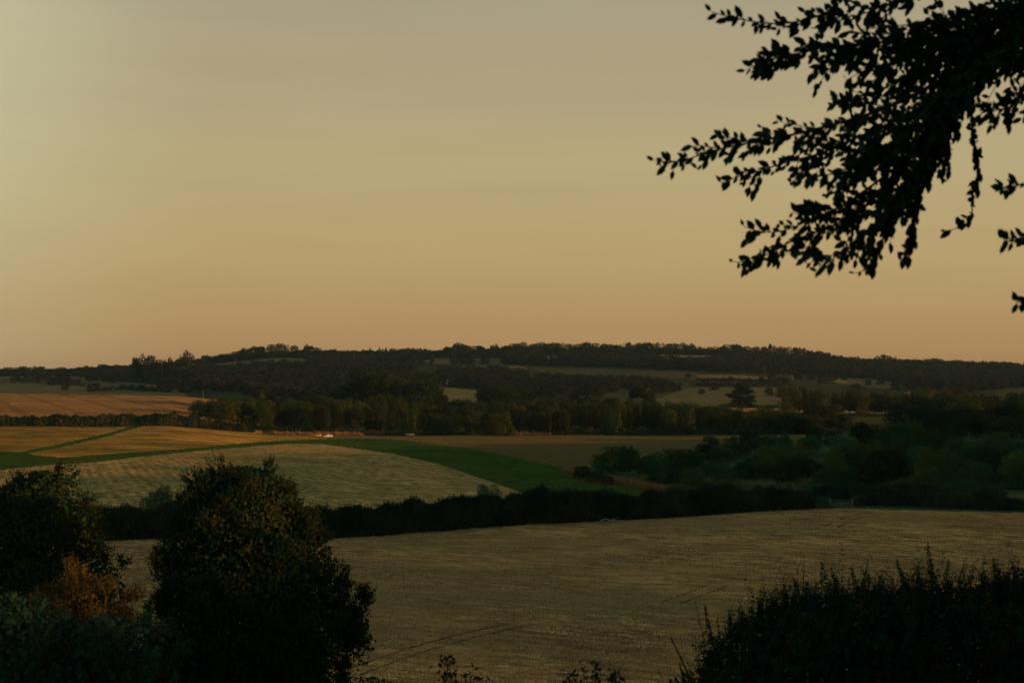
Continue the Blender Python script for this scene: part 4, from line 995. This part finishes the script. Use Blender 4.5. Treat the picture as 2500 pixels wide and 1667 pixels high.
shoots_tree('elder_bush', 60, 46, [(1450, -60, 40), (1475, -150, 130), (1520, -220, 180), (1600, -260, 230), (1700, -260, 250), (1900, -200, 200)],
            'leaf_teal', 'blue-green elder bush in the lowest corner under the maple', 'bush', 8, 1700, .065, 14, .5, up=.35, fill=5000, trunk_r=.06)
shoots_tree('elder_bush', 270, 46, [(1508, 210, 290), (1530, 150, 370), (1580, 110, 420), (1650, 90, 440), (1760, 90, 440), (1900, 130, 400)],
            'leaf_teal', 'second elder bush, the one directly below the amber-glow bush', 'bush', 9, 1500, .065, 14, .5, up=.35, fill=4000, trunk_r=.06)
shoots_tree('thorn_bush', 900, 62, [(1652, 880, 920), (1668, 850, 960), (1720, 830, 1000), (1850, 830, 1000)],
            'leaf_near', 'small thorn bush just peeping up at the foot of the big hawthorn', 'bush', 10, 400, .05, 14, .5, up=.6, fill=1200, trunk_r=.05)

# overgrown hedge close to the viewer, out of focus
def near_hedge():
    rng = np.random.default_rng(77); Yc = 11.5
    root = empty('blackthorn_hedge', (float(X_of(2150, Yc)), Yc, float(ground(X_of(2150, Yc), Yc))))
    top = lambda px: np.interp(px, [1640, 1700, 1740, 1790, 1850, 1910, 2000, 2100, 2200, 2300, 2400, 2500, 2700, 3200], [1760, 1710, 1640, 1570, 1515, 1482, 1456, 1450, 1448, 1440, 1436, 1420, 1400, 1400])
    n = 4600; px = rng.uniform(1640, 3000, n); Y = Yc + rng.uniform(-1.1, 1.3, n); X = (px - 1250) / F * Yc
    zt = -(top(px) - HOR) * Yc / F - .16 * np.abs(Y - Yc) ** 2
    deep = rng.random(n) ** 1.6 * 1.5
    b = np.stack([X, Y, zt - deep - .05], -1)
    side = np.clip((1860 - px) / 260, 0, 1)
    dr = np.stack([rng.normal(0, .25, n) - side * .9, rng.normal(0, .35, n) - .15, rng.uniform(.6, 1, n)], -1); dr /= np.linalg.norm(dr, axis=1, keepdims=True)
    Ls = rng.uniform(.14, .34, n) * (1 + (rng.random(n) < .14) * rng.uniform(.3, 1.0, n)); m = 36; q = np.linspace(0, 1, m)
    pos = b[:, None] + dr[:, None] * (Ls[:, None] * q)[..., None] + (unit(rng, n) * .1)[:, None] * (q[None, :, None] ** 2) * Ls[:, None, None]
    shp = pos.shape; pos = (pos + rng.normal(0, .012, shp)).reshape(-1, 3)
    nr = unit(rng, len(pos)); sz = .017 * np.tile(1.25 - .75 * q, n) * rng.uniform(.6, 1.3, len(pos))
    hot = np.repeat(rng.random(n) < .02, m)
    A = leaves(rng, pos[~hot], nr[~hot], sz[~hot], .42)
    n2 = 46000; px2 = rng.uniform(1640, 3000, n2); Y2 = Yc + rng.uniform(-.9, 1.1, n2)
    z2 = -(top(px2) - HOR) * Yc / F - .16 * np.abs(Y2 - Yc) ** 2 - rng.random(n2) * 2.6 - .03
    B = leaves(rng, np.c_[(px2 - 1250) / F * Yc, Y2, z2], unit(rng, n2) + [0, -.5, .3], .036 * rng.uniform(.6, 1.3, n2), .7)
    v, f = join([A, B]); o = np.array(root.location)
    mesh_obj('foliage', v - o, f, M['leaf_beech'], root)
    spk = []
    for px_, vt_ in ((1721, 1478), (1782, 1500), (1881, 1452), (1915, 1428), (1939, 1410), (1968, 1418), (2006, 1372), (2030, 1385), (2078, 1384), (2120, 1400), (2190, 1366), (2198, 1385), (2240, 1398), (2265, 1326), (2272, 1360), (2316, 1366), (2350, 1390), (2424, 1362), (2436, 1385), (2472, 1372), (2488, 1366), (2395, 1400), (1850, 1470), (1812, 1492)):
        yy = Yc + rng.uniform(-.3, .2); tp = np.array([(px_ - 1250) / F * yy, yy, (HOR - vt_) / F * yy]); bs = tp + np.array([rng.uniform(.02, .12) * (1 if px_ < 2300 else rng.choice([-1, 1])), 0, -rng.uniform(.38, .5)])
        for _ in range(3):
            q_ = rng.random(70) ** .8; w_ = (1 - q_) * .03 + .004
            c_ = bs + (tp - bs) * q_[:, None] + rng.normal(0, 1, (70, 3)) * w_[:, None]
            n_ = unit(rng, 70); n_[:, 2] *= .2
            spk.append(leaves(rng, c_, n_, .014 * (1.25 - .6 * q_), .4))
    sv, sf = join(spk); mesh_obj('shoots', sv - o, sf, M['leaf_beech'], root)
    C = leaves(rng, pos[hot], nr[hot], sz[hot] * 1.1, .45)
    mesh_obj('highlight_leaves', C[0] - o, C[1], M['leaf_sunglow'], root)  # a few warm highlights painted as leaf colour
    st = []
    for i in rng.choice(n, 900, replace=False): st.append(tube(np.stack([b[i] - dr[i] * .2, b[i] + dr[i] * Ls[i] * .5, b[i] + dr[i] * Ls[i]]) - o, [.006, .004, .0015], 3))
    for i in range(60):
        x = rng.uniform(1720, 2950); X0 = (x - 1250) / F * Yc; z0 = float(ground(X0, Yc)); zz = -(float(top(x)) - HOR) * Yc / F
        st.append(tube(np.array([[X0, Yc, z0 - .1], [X0 + rng.normal(0, .2), Yc + rng.normal(0, .2), (z0 + zz) / 2], [X0 + rng.normal(0, .4), Yc + rng.normal(0, .4), zz - .1]]) - o, [.03, .018, .006], 5))
    mesh_obj('stems', *join(st), M['bark_beech'], root)
    tag(root, 'dark overgrown blackthorn hedge with spiky shoots, blurred close in front of the stubble', 'hedge')
near_hedge()

# sprigs that just reach into view at the lower edge
def sprig(px, vtop, w, Y, label, seed, n=26, leaf=.024, stem_n=5):
    rng = np.random.default_rng(seed); x = float(X_of(px, Y)); zt = -(vtop - HOR) * Y / F; zg = float(ground(x, Y)); W_ = w * Y / F
    root = empty('bramble_sprig', (x, Y, zg)); P, NN, tb = [], [], []
    for i in range(stem_n):
        dx = rng.uniform(-.5, .5) * W_; a = np.array([rng.normal(0, .05), rng.normal(0, .05), -.05]); t = np.array([dx, rng.normal(0, .1), (zt - zg) - abs(dx) * rng.uniform(.2, .9)])
        mid = (a + t) / 2 + [rng.normal(0, .06), 0, .1]; q = np.linspace(0, 1, 12)[:, None]; c = (1 - q) ** 2 * a + 2 * q * (1 - q) * mid + q ** 2 * t
        tb.append(tube(c, np.linspace(.012, .003, 12), 5))
        for k in range(n):
            s = rng.uniform(.55, 1) if k > 4 else 1; pt = np.array([np.interp(s, q[:, 0], c[:, j]) for j in range(3)])
            P.append(pt + rng.normal(0, .03, 3)); NN.append(unit(rng, 1)[0])
    mesh_obj('stems', *join(tb), M['bark_beech'], root)
    mesh_obj('leaves', *leaves(rng, np.array(P), np.array(NN), leaf * rng.uniform(.7, 1.3, len(P)), .5), M['leaf_beech'], root)
    tag(root, label, 'plant')
sprig(1085, 1612, 60, 9.5, 'tall blurred leafy sprig reaching up over the bottom of the stubble', 1)
sprig(1145, 1636, 110, 9.5, 'wide blurred leafy sprig next to the tall one', 2, stem_n=7)
sprig(1400, 1645, 60, 10, 'small blurred sprig between the wide sprig and the thorny pair', 3)
sprig(1440, 1634, 50, 10, 'upright blurred sprig of the thorny pair over the stubble', 4)
sprig(1500, 1640, 50, 10, 'bushier blurred sprig of the thorny pair over the stubble', 5)
sprig(1660, 1655, 80, 10.5, 'low blurred sprig at the foot of the close blackthorn hedge', 6)

# ------------------------------------------------------------------ beech boughs hanging in from a tree beside the viewer
def beech():
    rng = np.random.default_rng(12); Y0 = 6.2
    tx, ty = 4.6, 7.6; zg = float(ground(tx, ty)); root = empty('beech_tree', (tx, ty, zg)); O = np.array([tx, ty, zg])
    tr = tube(np.array([[tx, ty, zg - .3], [tx - .05, ty, 0], [tx + .1, ty + .1, 3], [tx + .3, ty, 7], [tx + .2, ty, 12]]) - O, [.38, .30, .26, .18, .06], 14)
    mesh_obj('trunk', *tr, M['bark_beech'], root, smooth=True)
    PT = lambda px, v, Y: np.array([(px - 1250) / F * Y, Y, (HOR - v) / F * Y])
    B = [ # traced boughs: tip first
        ([(1728, 27), (1800, 48), (1885, 60), (1950, 55), (2030, 30), (2045, -10), (2150, -90), (2420, -200)], 5.9, 1.0, .15),
        ([(1813, 178), (1862, 147), (1930, 134), (2041, 112), (2130, 107), (2264, 89), (2380, 45), (2520, 0)], 6.1, 2.0, .13),
        ([(1590, 393), (1662, 397), (1729, 370), (1818, 352), (1952, 326), (2041, 303), (2130, 277), (2220, 240), (2309, 190), (2398, 112), (2520, 45)], 6.0, 1.1, .15),
        ([(1755, 449), (1800, 433), (1862, 415), (1929, 393), (1996, 379), (2086, 339), (2200, 290), (2330, 215), (2520, 120)], 6.3, 1.1, .15),
        ([(1929, 446), (1974, 424), (2019, 433), (2108, 393), (2197, 340), (2290, 240), (2400, 150), (2540, 90)], 5.8, 1.1, .15),
        ([(1807, 549), (1862, 571), (1929, 562), (1974, 536), (2041, 513), (2108, 469), (2197, 402), (2264, 312), (2330, 200), (2520, 90)], 6.1, 1.1, .14),
        ([(1782, 638), (1836, 643), (1885, 612), (1952, 580), (2019, 558), (2086, 527), (2175, 446), (2250, 350), (2330, 240), (2520, 140)], 6.4, 1.1, .14),
        ([(1938, 638), (1996, 616), (2040, 630), (2063, 615), (2130, 558), (2190, 470), (2260, 380), (2340, 230), (2520, 60)], 5.9, 1.2, .14),
        ([(2077, 670), (2117, 661), (2139, 625), (2175, 536), (2220, 446), (2287, 379), (2331, 290), (2353, 179), (2460, 60), (2560, 0)], 6.2, 1.7, .14),
        ([(2197, 643), (2220, 603), (2233, 536), (2246, 446), (2287, 350), (2330, 220), (2400, 120), (2540, 20)], 6.0, 1.5, .12),
        ([(2300, 567), (2354, 554), (2380, 527), (2367, 491), (2385, 446), (2389, 402), (2376, 340), (2370, 250), (2420, 120), (2540, 30)], 6.3, .55, .08),
        ([(2350, 235), (2376, 250), (2443, 272), (2500, 246), (2620, 190)], 5.9, 1.0, .1),
        ([(2443, 464), (2470, 455), (2510, 446), (2620, 400)], 5.8, .6, .1),
        ([(2447, 585), (2474, 580), (2510, 585), (2620, 520)], 6.0, .5, .08),
        ([(2474, 735), (2500, 742), (2540, 730), (2640, 640)], 6.0, .4, .08),
        ([(1985, 30), (2077, 45), (2130, 27), (2197, 0), (2300, -80), (2520, -160)], 6.2, 1.1, .13),
        ([(2090, 75), (2200, 62), (2290, 60), (2360, 22), (2420, 27), (2470, 45), (2560, 30)], 5.8, .5, .12),
        ([(2060, 200), (2120, 165), (2200, 150), (2300, 120), (2400, 60), (2540, 10)], 6.0, 1.3, .13),
        ([(2030, 262), (2080, 245), (2160, 215), (2260, 170), (2380, 90), (2540, 20)], 6.3, 1.5, .13),
        ([(2010, 480), (2060, 440), (2140, 380), (2230, 300), (2320, 200), (2520, 80)], 6.2, 1.5, .13),
        ([(2440, 175), (2470, 165), (2500, 140), (2600, 100)], 6.0, 1.3, .1),
    ]
    # unseen crown rest and low leaf mass, added to shade boughs and hedge
    cp = []
    for (c0, r0, nn) in (((5.2, 5.0, 1.4), (2.0, 2.4, 2.4), 14000), ((6.2, 8.8, 4.0), (2.6, 3.0, 3.0), 6000), ((8.0, 9.0, -1.8), (2.6, 3.4, 3.0), 16000), ((5.6, 2.0, 2.6), (1.8, 2.4, 2.4), 3000)):
        d = unit(rng, nn); q = d * (rng.random(nn) ** .4)[:, None] * np.array(r0) + np.array(c0); q = q[q[:, 0] / np.maximum(q[:, 1], .5) > .43]
        cp.append(leaves(rng, q, unit(rng, len(q)), .085 * rng.uniform(.7, 1.3, len(q)), .6))
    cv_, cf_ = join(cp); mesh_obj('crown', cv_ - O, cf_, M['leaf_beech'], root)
    for pts, Y, dens, tw in B:
        pts = list(pts); n = len(pts); Ys = Y + np.linspace(0, .35, n) + rng.normal(0, .03, n)
        c = np.array([PT(a, b, yy) for (a, b), yy in zip(pts, Ys)])
        join_pt = np.array([tx - .1, ty, float(np.clip(c[-1][2] - .1, -.3, 2.2))])
        c = np.vstack([c, (c[-1] + join_pt) / 2 + [0, 0, .12], join_pt])
        # resample smoothly
        t = np.r_[0, np.cumsum(np.linalg.norm(np.diff(c, axis=0), axis=1))]; ts = np.arange(0, t[-1], .03)
        cs = np.stack([np.interp(ts, t, c[:, j]) for j in range(3)], -1)
        ker = np.hanning(9)[1:-1]; ker /= ker.sum(); cs = np.stack([np.convolve(np.pad(cs[:, j], 3, mode='edge'), ker, 'valid') for j in range(3)], -1)
        rad = np.interp(ts, [0, .3, 1.0, 2.0, t[-1]], [.0016, .0035, .008, .016, .05])
        parts = [tube(cs, rad, 6)]; P, D, S = [], [], []
        tg = np.gradient(cs, axis=0); tg /= np.linalg.norm(tg, axis=1, keepdims=True)
        inview = lambda p: p[0] / p[1] * F + 1250 < 2640
        def put_leaves(curve, tan, step, start, keep=1.0):
            q = start; side = 1; tt = np.r_[0, np.cumsum(np.linalg.norm(np.diff(curve, axis=0), axis=1))]
            while q < tt[-1]:
                p = np.array([np.interp(q, tt, curve[:, j]) for j in range(3)]); d = np.array([np.interp(q, tt, tan[:, j]) for j in range(3)])
                if inview(p) and rng.random() < keep:
                    out_ = np.array([0, 0, 1.]) * side * rng.uniform(.2, 1) + np.array([0, rng.normal(0, .6), 0]) - d * rng.uniform(.3, 1.2) + np.array([0, 0, -.12])
                    P.append(p); D.append(out_ / np.linalg.norm(out_)); S.append(rng.uniform(.014, .032))
                side = -side; q += step * rng.uniform(.7, 1.4)
        put_leaves(cs, tg, .026, .0)
        # side twigs
        q = .12
        while q < t[-1]:
            i = min(int(q / .03), len(cs) - 2); p = cs[i]
            if inview(p):
                L_ = rng.uniform(.06, .21) * min(1, .22 + q * 1.0) * min(1.1, dens) * (1 if dens < 1.3 else 1.1)
                for _ in range(1 if rng.random() < .6 else 2):
                    d = -tg[i] * -0.0 + (-(tg[i]) * rng.uniform(.4, 1)) + np.array([0, 0, rng.choice([-1, -1, 1]) * rng.uniform(.1, .6)]) + np.array([0, rng.normal(0, .5), 0]); d /= np.linalg.norm(d)
                    k = np.linspace(0, 1, 7)[:, None]; cv = p + d * L_ * k + np.array([0, 0, -.10]) * L_ * k ** 2 + unit(rng, 1) * .15 * L_ * k ** 2
                    parts.append(tube(cv, np.linspace(.003, .001, 7), 4)); tn = np.gradient(cv, axis=0); tn /= np.linalg.norm(tn, axis=1, keepdims=True)
                    put_leaves(cv, -tn, .019, .015, 1.0 if q < 1.2 else .6)
            q += tw * .36 / dens * rng.uniform(.6, 1.4) * (1.1 if q < .4 else .85 if q < 1.1 else 1.3 if q < 1.5 else 2.6)
        b = mesh_obj('branch', *[(v - O if i == 0 else v) for i, v in enumerate(join(parts))], M['bark_beech'], root, smooth=True)
        if P:
            P, D, S = np.array(P), np.array(D), np.array(S)
            # six-cornered beech leaf: base at p, growing along D, folded slightly
            sd = np.cross(D, unit(rng, len(P)) + [0, 2.2, 0]); sd /= np.linalg.norm(sd, axis=1, keepdims=True); up = np.cross(D, sd)
            Sc = S[:, None]; b0 = P + D * Sc * .15
            V = np.stack([b0, b0 + D * Sc * .6 + sd * Sc * .46 + up * Sc * .1, b0 + D * Sc * 1.35 + sd * Sc * .42 + up * Sc * .08, b0 + D * Sc * 2.05, b0 + D * Sc * 1.35 - sd * Sc * .42 + up * Sc * .08, b0 + D * Sc * .6 - sd * Sc * .46 + up * Sc * .1], 1).reshape(-1, 3) - O
            fi = np.arange(len(P))[:, None] * 6
            Fq = np.concatenate([fi + [0, 1, 2, 3], fi + [0, 3, 4, 5]])
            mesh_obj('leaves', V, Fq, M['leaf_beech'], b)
    tag(root, 'overhanging beech boughs in dark silhouette against the evening sky', 'tree')
beech()

# ------------------------------------------------------------------ small things
def part(name, boxes, m, parent, off=(0, 0, 0)):
    v, f = join([box(*b) for b in boxes]); return mesh_obj(name, v + np.array(off), f, M[m], parent)
def bevel(o, w=.02):
    md = o.modifiers.new('edge', 'BEVEL'); md.width = w; md.segments = 2; return o

def gate():
    x, z = g1(2053, 233.5); root = empty('field_gate', (x, 233.5, z)); root.rotation_euler.z = R(-8)
    wd = 3.3
    for i, zz in enumerate((.28, .50, .74, 1.0, 1.28)): part('rail', [(-wd / 2, wd / 2, -.02, .02, zz - .035, zz + .035)], 'galv', root)
    part('stile', [(-wd / 2, -wd / 2 + .06, -.03, .03, .2, 1.35)], 'galv', root); part('stile', [(wd / 2 - .06, wd / 2, -.03, .03, .2, 1.35)], 'galv', root); part('stile', [(-.03, .03, -.026, .026, .25, 1.3)], 'galv', root)
    part('gate_post', [(-wd / 2 - .24, -wd / 2 - .06, -.09, .09, -.3, 1.6)], 'timber', root); part('gate_post', [(wd / 2 + .06, wd / 2 + .24, -.09, .09, -.3, 1.6)], 'timber', root)
    v, f = tube(np.array([[-wd / 2, -.03, .28], [wd / 2, -.03, 1.28]]), .025, 6); mesh_obj('brace', v, f, M['galv'], root)
    tag(root, 'grey metal bar gate in the gap between the long and the low hedge', 'gate')
gate()

def car(px, Y, rot, label):
    x, z = g1(px, Y); root = empty('parked_car', (x, Y, z)); root.rotation_euler.z = R(rot)
    prof = [(-2.1, .35), (-2.15, .75), (-1.95, 1.0), (-1.45, 1.45), (.35, 1.48), (1.05, 1.0), (1.95, .85), (2.15, .55), (2.1, .32)]
    n = len(prof); v = [(a, s * (.82 if h < 1.1 else .68), h) for s in (-1, 1) for a, h in prof]
    me = bpy.data.meshes.new('body'); me.from_pydata(v, [], [list(range(n)), list(range(2 * n - 1, n - 1, -1))] + [[i, i + n, (i + 1) % n + n, (i + 1) % n] for i in range(n)]); me.materials.append(M['car_paint'])
    b = bpy.data.objects.new('body', me); COL.objects.link(b); b.parent = root; bevel(b, .07)
    for s in (-1, 1):
        v, f = np.array([(-1.72, s * .80, 1.03), (.85, s * .80, 1.03), (.28, s * .705, 1.38), (-1.38, s * .705, 1.38), (-1.72, s * .76, 1.03), (.85, s * .76, 1.03), (.28, s * .66, 1.38), (-1.38, s * .66, 1.38)]), np.array([(0, 1, 2, 3), (4, 7, 6, 5), (0, 4, 5, 1), (1, 5, 6, 2), (2, 6, 7, 3), (3, 7, 4, 0)])
        mesh_obj('side_window', v, f, M['glass'], root)
    v, f = np.array([(1.06, -.66, 1.03), (1.06, .66, 1.03), (.44, .6, 1.45), (.44, -.6, 1.45), (1.0, -.66, .98), (1.0, .66, .98), (.38, .6, 1.40), (.38, -.6, 1.40)]), np.array([(0, 1, 2, 3), (4, 7, 6, 5), (0, 4, 5, 1), (1, 5, 6, 2), (2, 6, 7, 3), (3, 7, 4, 0)])
    mesh_obj('windscreen', v, f, M['glass'], root)
    for wx in (-1.35, 1.3):
        for s in (-1, 1):
            v, f = tube(np.array([[wx, s * .68, .32], [wx, s * .78, .32], [wx, s * .86, .32]]), [.31, .33, .29], 14); w = mesh_obj('wheel', v, f, M['tyre'], root)
            v, f = tube(np.array([[wx, s * .80, .32], [wx, s * .875, .32], [wx, s * .88, .32]]), [.19, .18, .02], 10); mesh_obj('rim', v, f, M['galv'], w)
    for s in (-.6, .6):
        bevel(part('headlight', [(2.08, 2.17, s - .16, s + .16, .6, .72)], 'white_paint', root)); bevel(part('tail_light', [(-2.18, -2.1, s - .14, s + .14, .75, .9)], 'roof_tile', root))
    for zz in (.36,): part('bumper', [(-2.2, -2.06, -.75, .75, .34, .52)], 'tyre', root)
    tag(root, label, 'car')
car(801, 652, 205, 'pale car catching the sun, parked at the wood edge beyond the green strip')

def trailer(px, Y, w, label, name='flat_trailer', m='yellow_paint', h=.75, cat='trailer'):
    x, z = g1(px, Y); root = empty(name, (x, Y, z))
    bevel(part('bed', [(-w / 2, w / 2, -1, 1, .55, .62)], 'timber', root)); bevel(part('side_board', [(-w / 2, w / 2, -1.03, -.97, .6, .6 + h)], m, root)); bevel(part('side_board', [(-w / 2, w / 2, .97, 1.03, .6, .6 + h)], m, root))
    bevel(part('end_board', [(w / 2 - .03, w / 2 + .03, -.95, .95, .62, .6 + h)], m, root)); bevel(part('end_board', [(-w / 2 - .03, -w / 2 + .03, -.95, .95, .62, .6 + h)], m, root)); part('drawbar', [(w / 2, w / 2 + 1.1, -.05, .05, .48, .56)], 'galv', root)
    for s in (-1, 1):
        v, f = tube(np.array([[-.2, s * .8, .34], [-.2, s * .95, .34]]), .34, 14); mesh_obj('wheel', v, f, M['tyre'], root)
    tag(root, label, cat); return root
trailer(776, 650, 2.8, 'low yellow trailer beside the sunlit car')
trailer(1000, 684, 4.2, 'grey-white low trailer left in the shade in front of the wood', m='dull_white', h=.9)

def rail_fence(p0, Y0, p1, Y1, n, h, label, rails=2):
    a = np.array([float(X_of(p0, Y0)), Y0]); b = np.array([float(X_of(p1, Y1)), Y1]); root = empty('rail_fence', (a[0], a[1], float(ground(a[0], a[1])))); O = np.array(root.location)
    pts = [a + (b - a) * i / (n - 1) for i in range(n)]; zz = [float(ground(*p)) for p in pts]
    for p, z in zip(pts, zz): mesh_obj('post', *[(v - O if i == 0 else v) for i, v in enumerate(box(p[0] - .07, p[0] + .07, p[1] - .07, p[1] + .07, z - .3, z + h))], M['timber'], root)
    for r in range(rails):
        o = h * (.92 - .42 * r); v, f = tube(np.array([[p[0], p[1] - .09, z + o] for p, z in zip(pts, zz)]) - O, .05, 4); mesh_obj('rail', v, f, M['timber'], root)
    tag(root, label, 'fence')
rail_fence(734, 656, 781, 658, 9, 1.7, 'sunlit post and rail fence running up to the yellow trailer', 3)
rail_fence(1258, 690, 1345, 692, 10, 1.3, 'weathered low rail fence in front of the wood past the sunlit bush')
rail_fence(440, 978, 530, 985, 10, 1.2, 'thin fence along the brow of the wheat field')
rail_fence(1376, 360, 1480, 322, 9, 1.2, 'low wire-and-post fence at the top of the dry grass strip')

def pole(px, Y, vtop, label, r=.14, arm=True, m='timber', name='telegraph_pole'):
    x, z = g1(px, Y); root = empty(name, (x, Y, z)); h = (HOR - vtop) * Y / F - z
    mesh_obj('pole', *tube(np.array([[0, 0, -.5], [0, 0, h * .5], [0, 0, h]]), [r, r * .85, r * .65], 8), M[m], root)
    if arm: part('crossarm', [(-.7, .7, -.05, .05, h - .5, h - .38)], m, root); part('insulator', [(-.6, -.54, -.03, .03, h - .38, h - .26)], 'white_paint', root); part('insulator', [(.54, .6, -.03, .03, h - .38, h - .26)], 'white_paint', root)
    tag(root, label, 'pole')
pole(187, 628, 990, 'wooden telegraph pole just behind the hedge under the wheat field')
pole(496, 960, 952, 'short pole on the brow where the wheat field meets the wood')
pole(575, 2300, 871, 'white mast standing before the hilltop wood', .22, False, 'dull_white', 'mast')
pole(865, 2250, 856, 'white mast on the wooded hillside past the spire', .22, False, 'dull_white', 'mast')
pole(395, 1990, 872, 'thin pole between the lone skyline trees', .3, False, 'timber', 'mast')

def house(px, Y, v, w, label, wallm, roofm, rot=20, hgt=5):
    x, z = g1(px, Y); z = max(z, -(v - HOR) * Y / F - 4); root = empty('farmhouse', (x, Y, z)); root.rotation_euler.z = R(rot); d = w * .6
    wl = part('wall', [(-w / 2, w / 2, -d / 2, d / 2, -2, hgt)], wallm, root)
    vv = np.array([(-w / 2 - .4, -d / 2 - .5, hgt - .1), (w / 2 + .4, -d / 2 - .5, hgt - .1), (w / 2 + .4, d / 2 + .5, hgt - .1), (-w / 2 - .4, d / 2 + .5, hgt - .1), (-w / 2 - .4, 0, hgt + d * .45), (w / 2 + .4, 0, hgt + d * .45)])
    me = bpy.data.meshes.new('roof'); me.from_pydata(vv.tolist(), [], [(0, 1, 5, 4), (2, 3, 4, 5), (0, 4, 3), (1, 2, 5), (3, 2, 1, 0)]); me.materials.append(M[roofm]); ro = bpy.data.objects.new('roof', me); COL.objects.link(ro); ro.parent = root
    ch = part('chimney', [(w * .3, w * .3 + .9, -.45, .45, hgt + d * .3, hgt + d * .45 + 1.2)], roofm, ro)
    for i in (-1, 0, 1):
        for lv in (.9, 3.1):
            fr = part('window', [(i * w * .3 - .6, i * w * .3 + .6, -d / 2 - .05, -d / 2 + .02, lv, lv + 1.2)], 'white_paint', root)
            part('pane', [(i * w * .3 - .5, i * w * .3 + .5, -d / 2 - .08, -d / 2 - .053, lv + .1, lv + 1.1)], 'glass', fr)
    tag(root, label, 'house')
house(1097, 1700, 934, 8, 'small white house at the foot of the conifer plantation', 'white_paint', 'slate', 35, 4.5)
house(2213, 1180, 960, 5, 'orange-roofed house half hidden among the brown poplars', 'roof_tile', 'roof_tile', -30, 3.5)
house(1932, 1900, 918, 4, 'tiny pale cottage at the far edge of the valley fields', 'dull_white', 'slate', 10, 2)

def log(px, Y, label):
    x, z = g1(px, Y); root = empty('fallen_branch', (x, Y, z)); parts = [tube([[-1.7, 0, .15], [-1.1, .1, .5], [-.3, 0, .28], [.9, .1, .22], [1.9, 0, .35]], [.05, .09, .1, .07, .02], 6), tube([[-.3, 0, .28], [.3, -.2, .55], [1.0, -.2, .85]], [.06, .04, .015], 5), tube([[-1.1, .1, .5], [-1.5, .1, .35], [-1.9, 0, .1]], [.06, .04, .02], 5)]
    mesh_obj('wood', *join(parts), M['pale_wood'], root, smooth=True); tag(root, label, 'branch')
M['pale_wood'] = flat('pale_wood', (.42, .36, .28), (.3, .25, .2), 3, .8)
log(1495, 208.5, 'pale bare fallen branch lying at the foot of the long hedge')
def deadtree(px, Y, vtop, label):
    x, z = g1(px, Y); h = (HOR - vtop) * Y / F - z; root = empty('dead_tree', (x, Y, z)); root.rotation_euler.z = .5
    mesh_obj('trunk', *join([tube([[0, 0, -.2], [-.2, 0, h * .4], [-.8, 0, h * .75], [-1.1, 0, h]], [.16, .13, .08, .03], 6), tube([[-.2, 0, h * .4], [.5, 0, h * .7], [.7, 0, h * .95]], [.08, .05, .02], 5), tube([[-.5, 0, h * .6], [-.2, .2, h * .9]], [.05, .02], 5)]), M['bark'], root)
    tag(root, label, 'tree')
deadtree(1912, 305, 1158, 'bare black leaning dead tree in the pale scrub clearing')

# ------------------------------------------------------------------ evening haze
v, f = box(-2990, 2990, -120, 3080, -75, 62)
hz = mesh_obj('haze', v, f, [])
hm = bpy.data.materials.new('haze'); hm.use_nodes = True; t = hm.node_tree; t.nodes.clear()
o_ = t.nodes.new('ShaderNodeOutputMaterial'); pv = t.nodes.new('ShaderNodeVolumePrincipled'); t.links.new(pv.outputs[0], o_.inputs['Volume'])
pv.inputs['Color'].default_value = (.5, .85, 1, 1); pv.inputs['Density'].default_value = .000022; pv.inputs['Anisotropy'].default_value = .2
hz.data.materials.append(hm); tag(hz, 'thin evening haze over the valley', 'haze', kind='stuff')
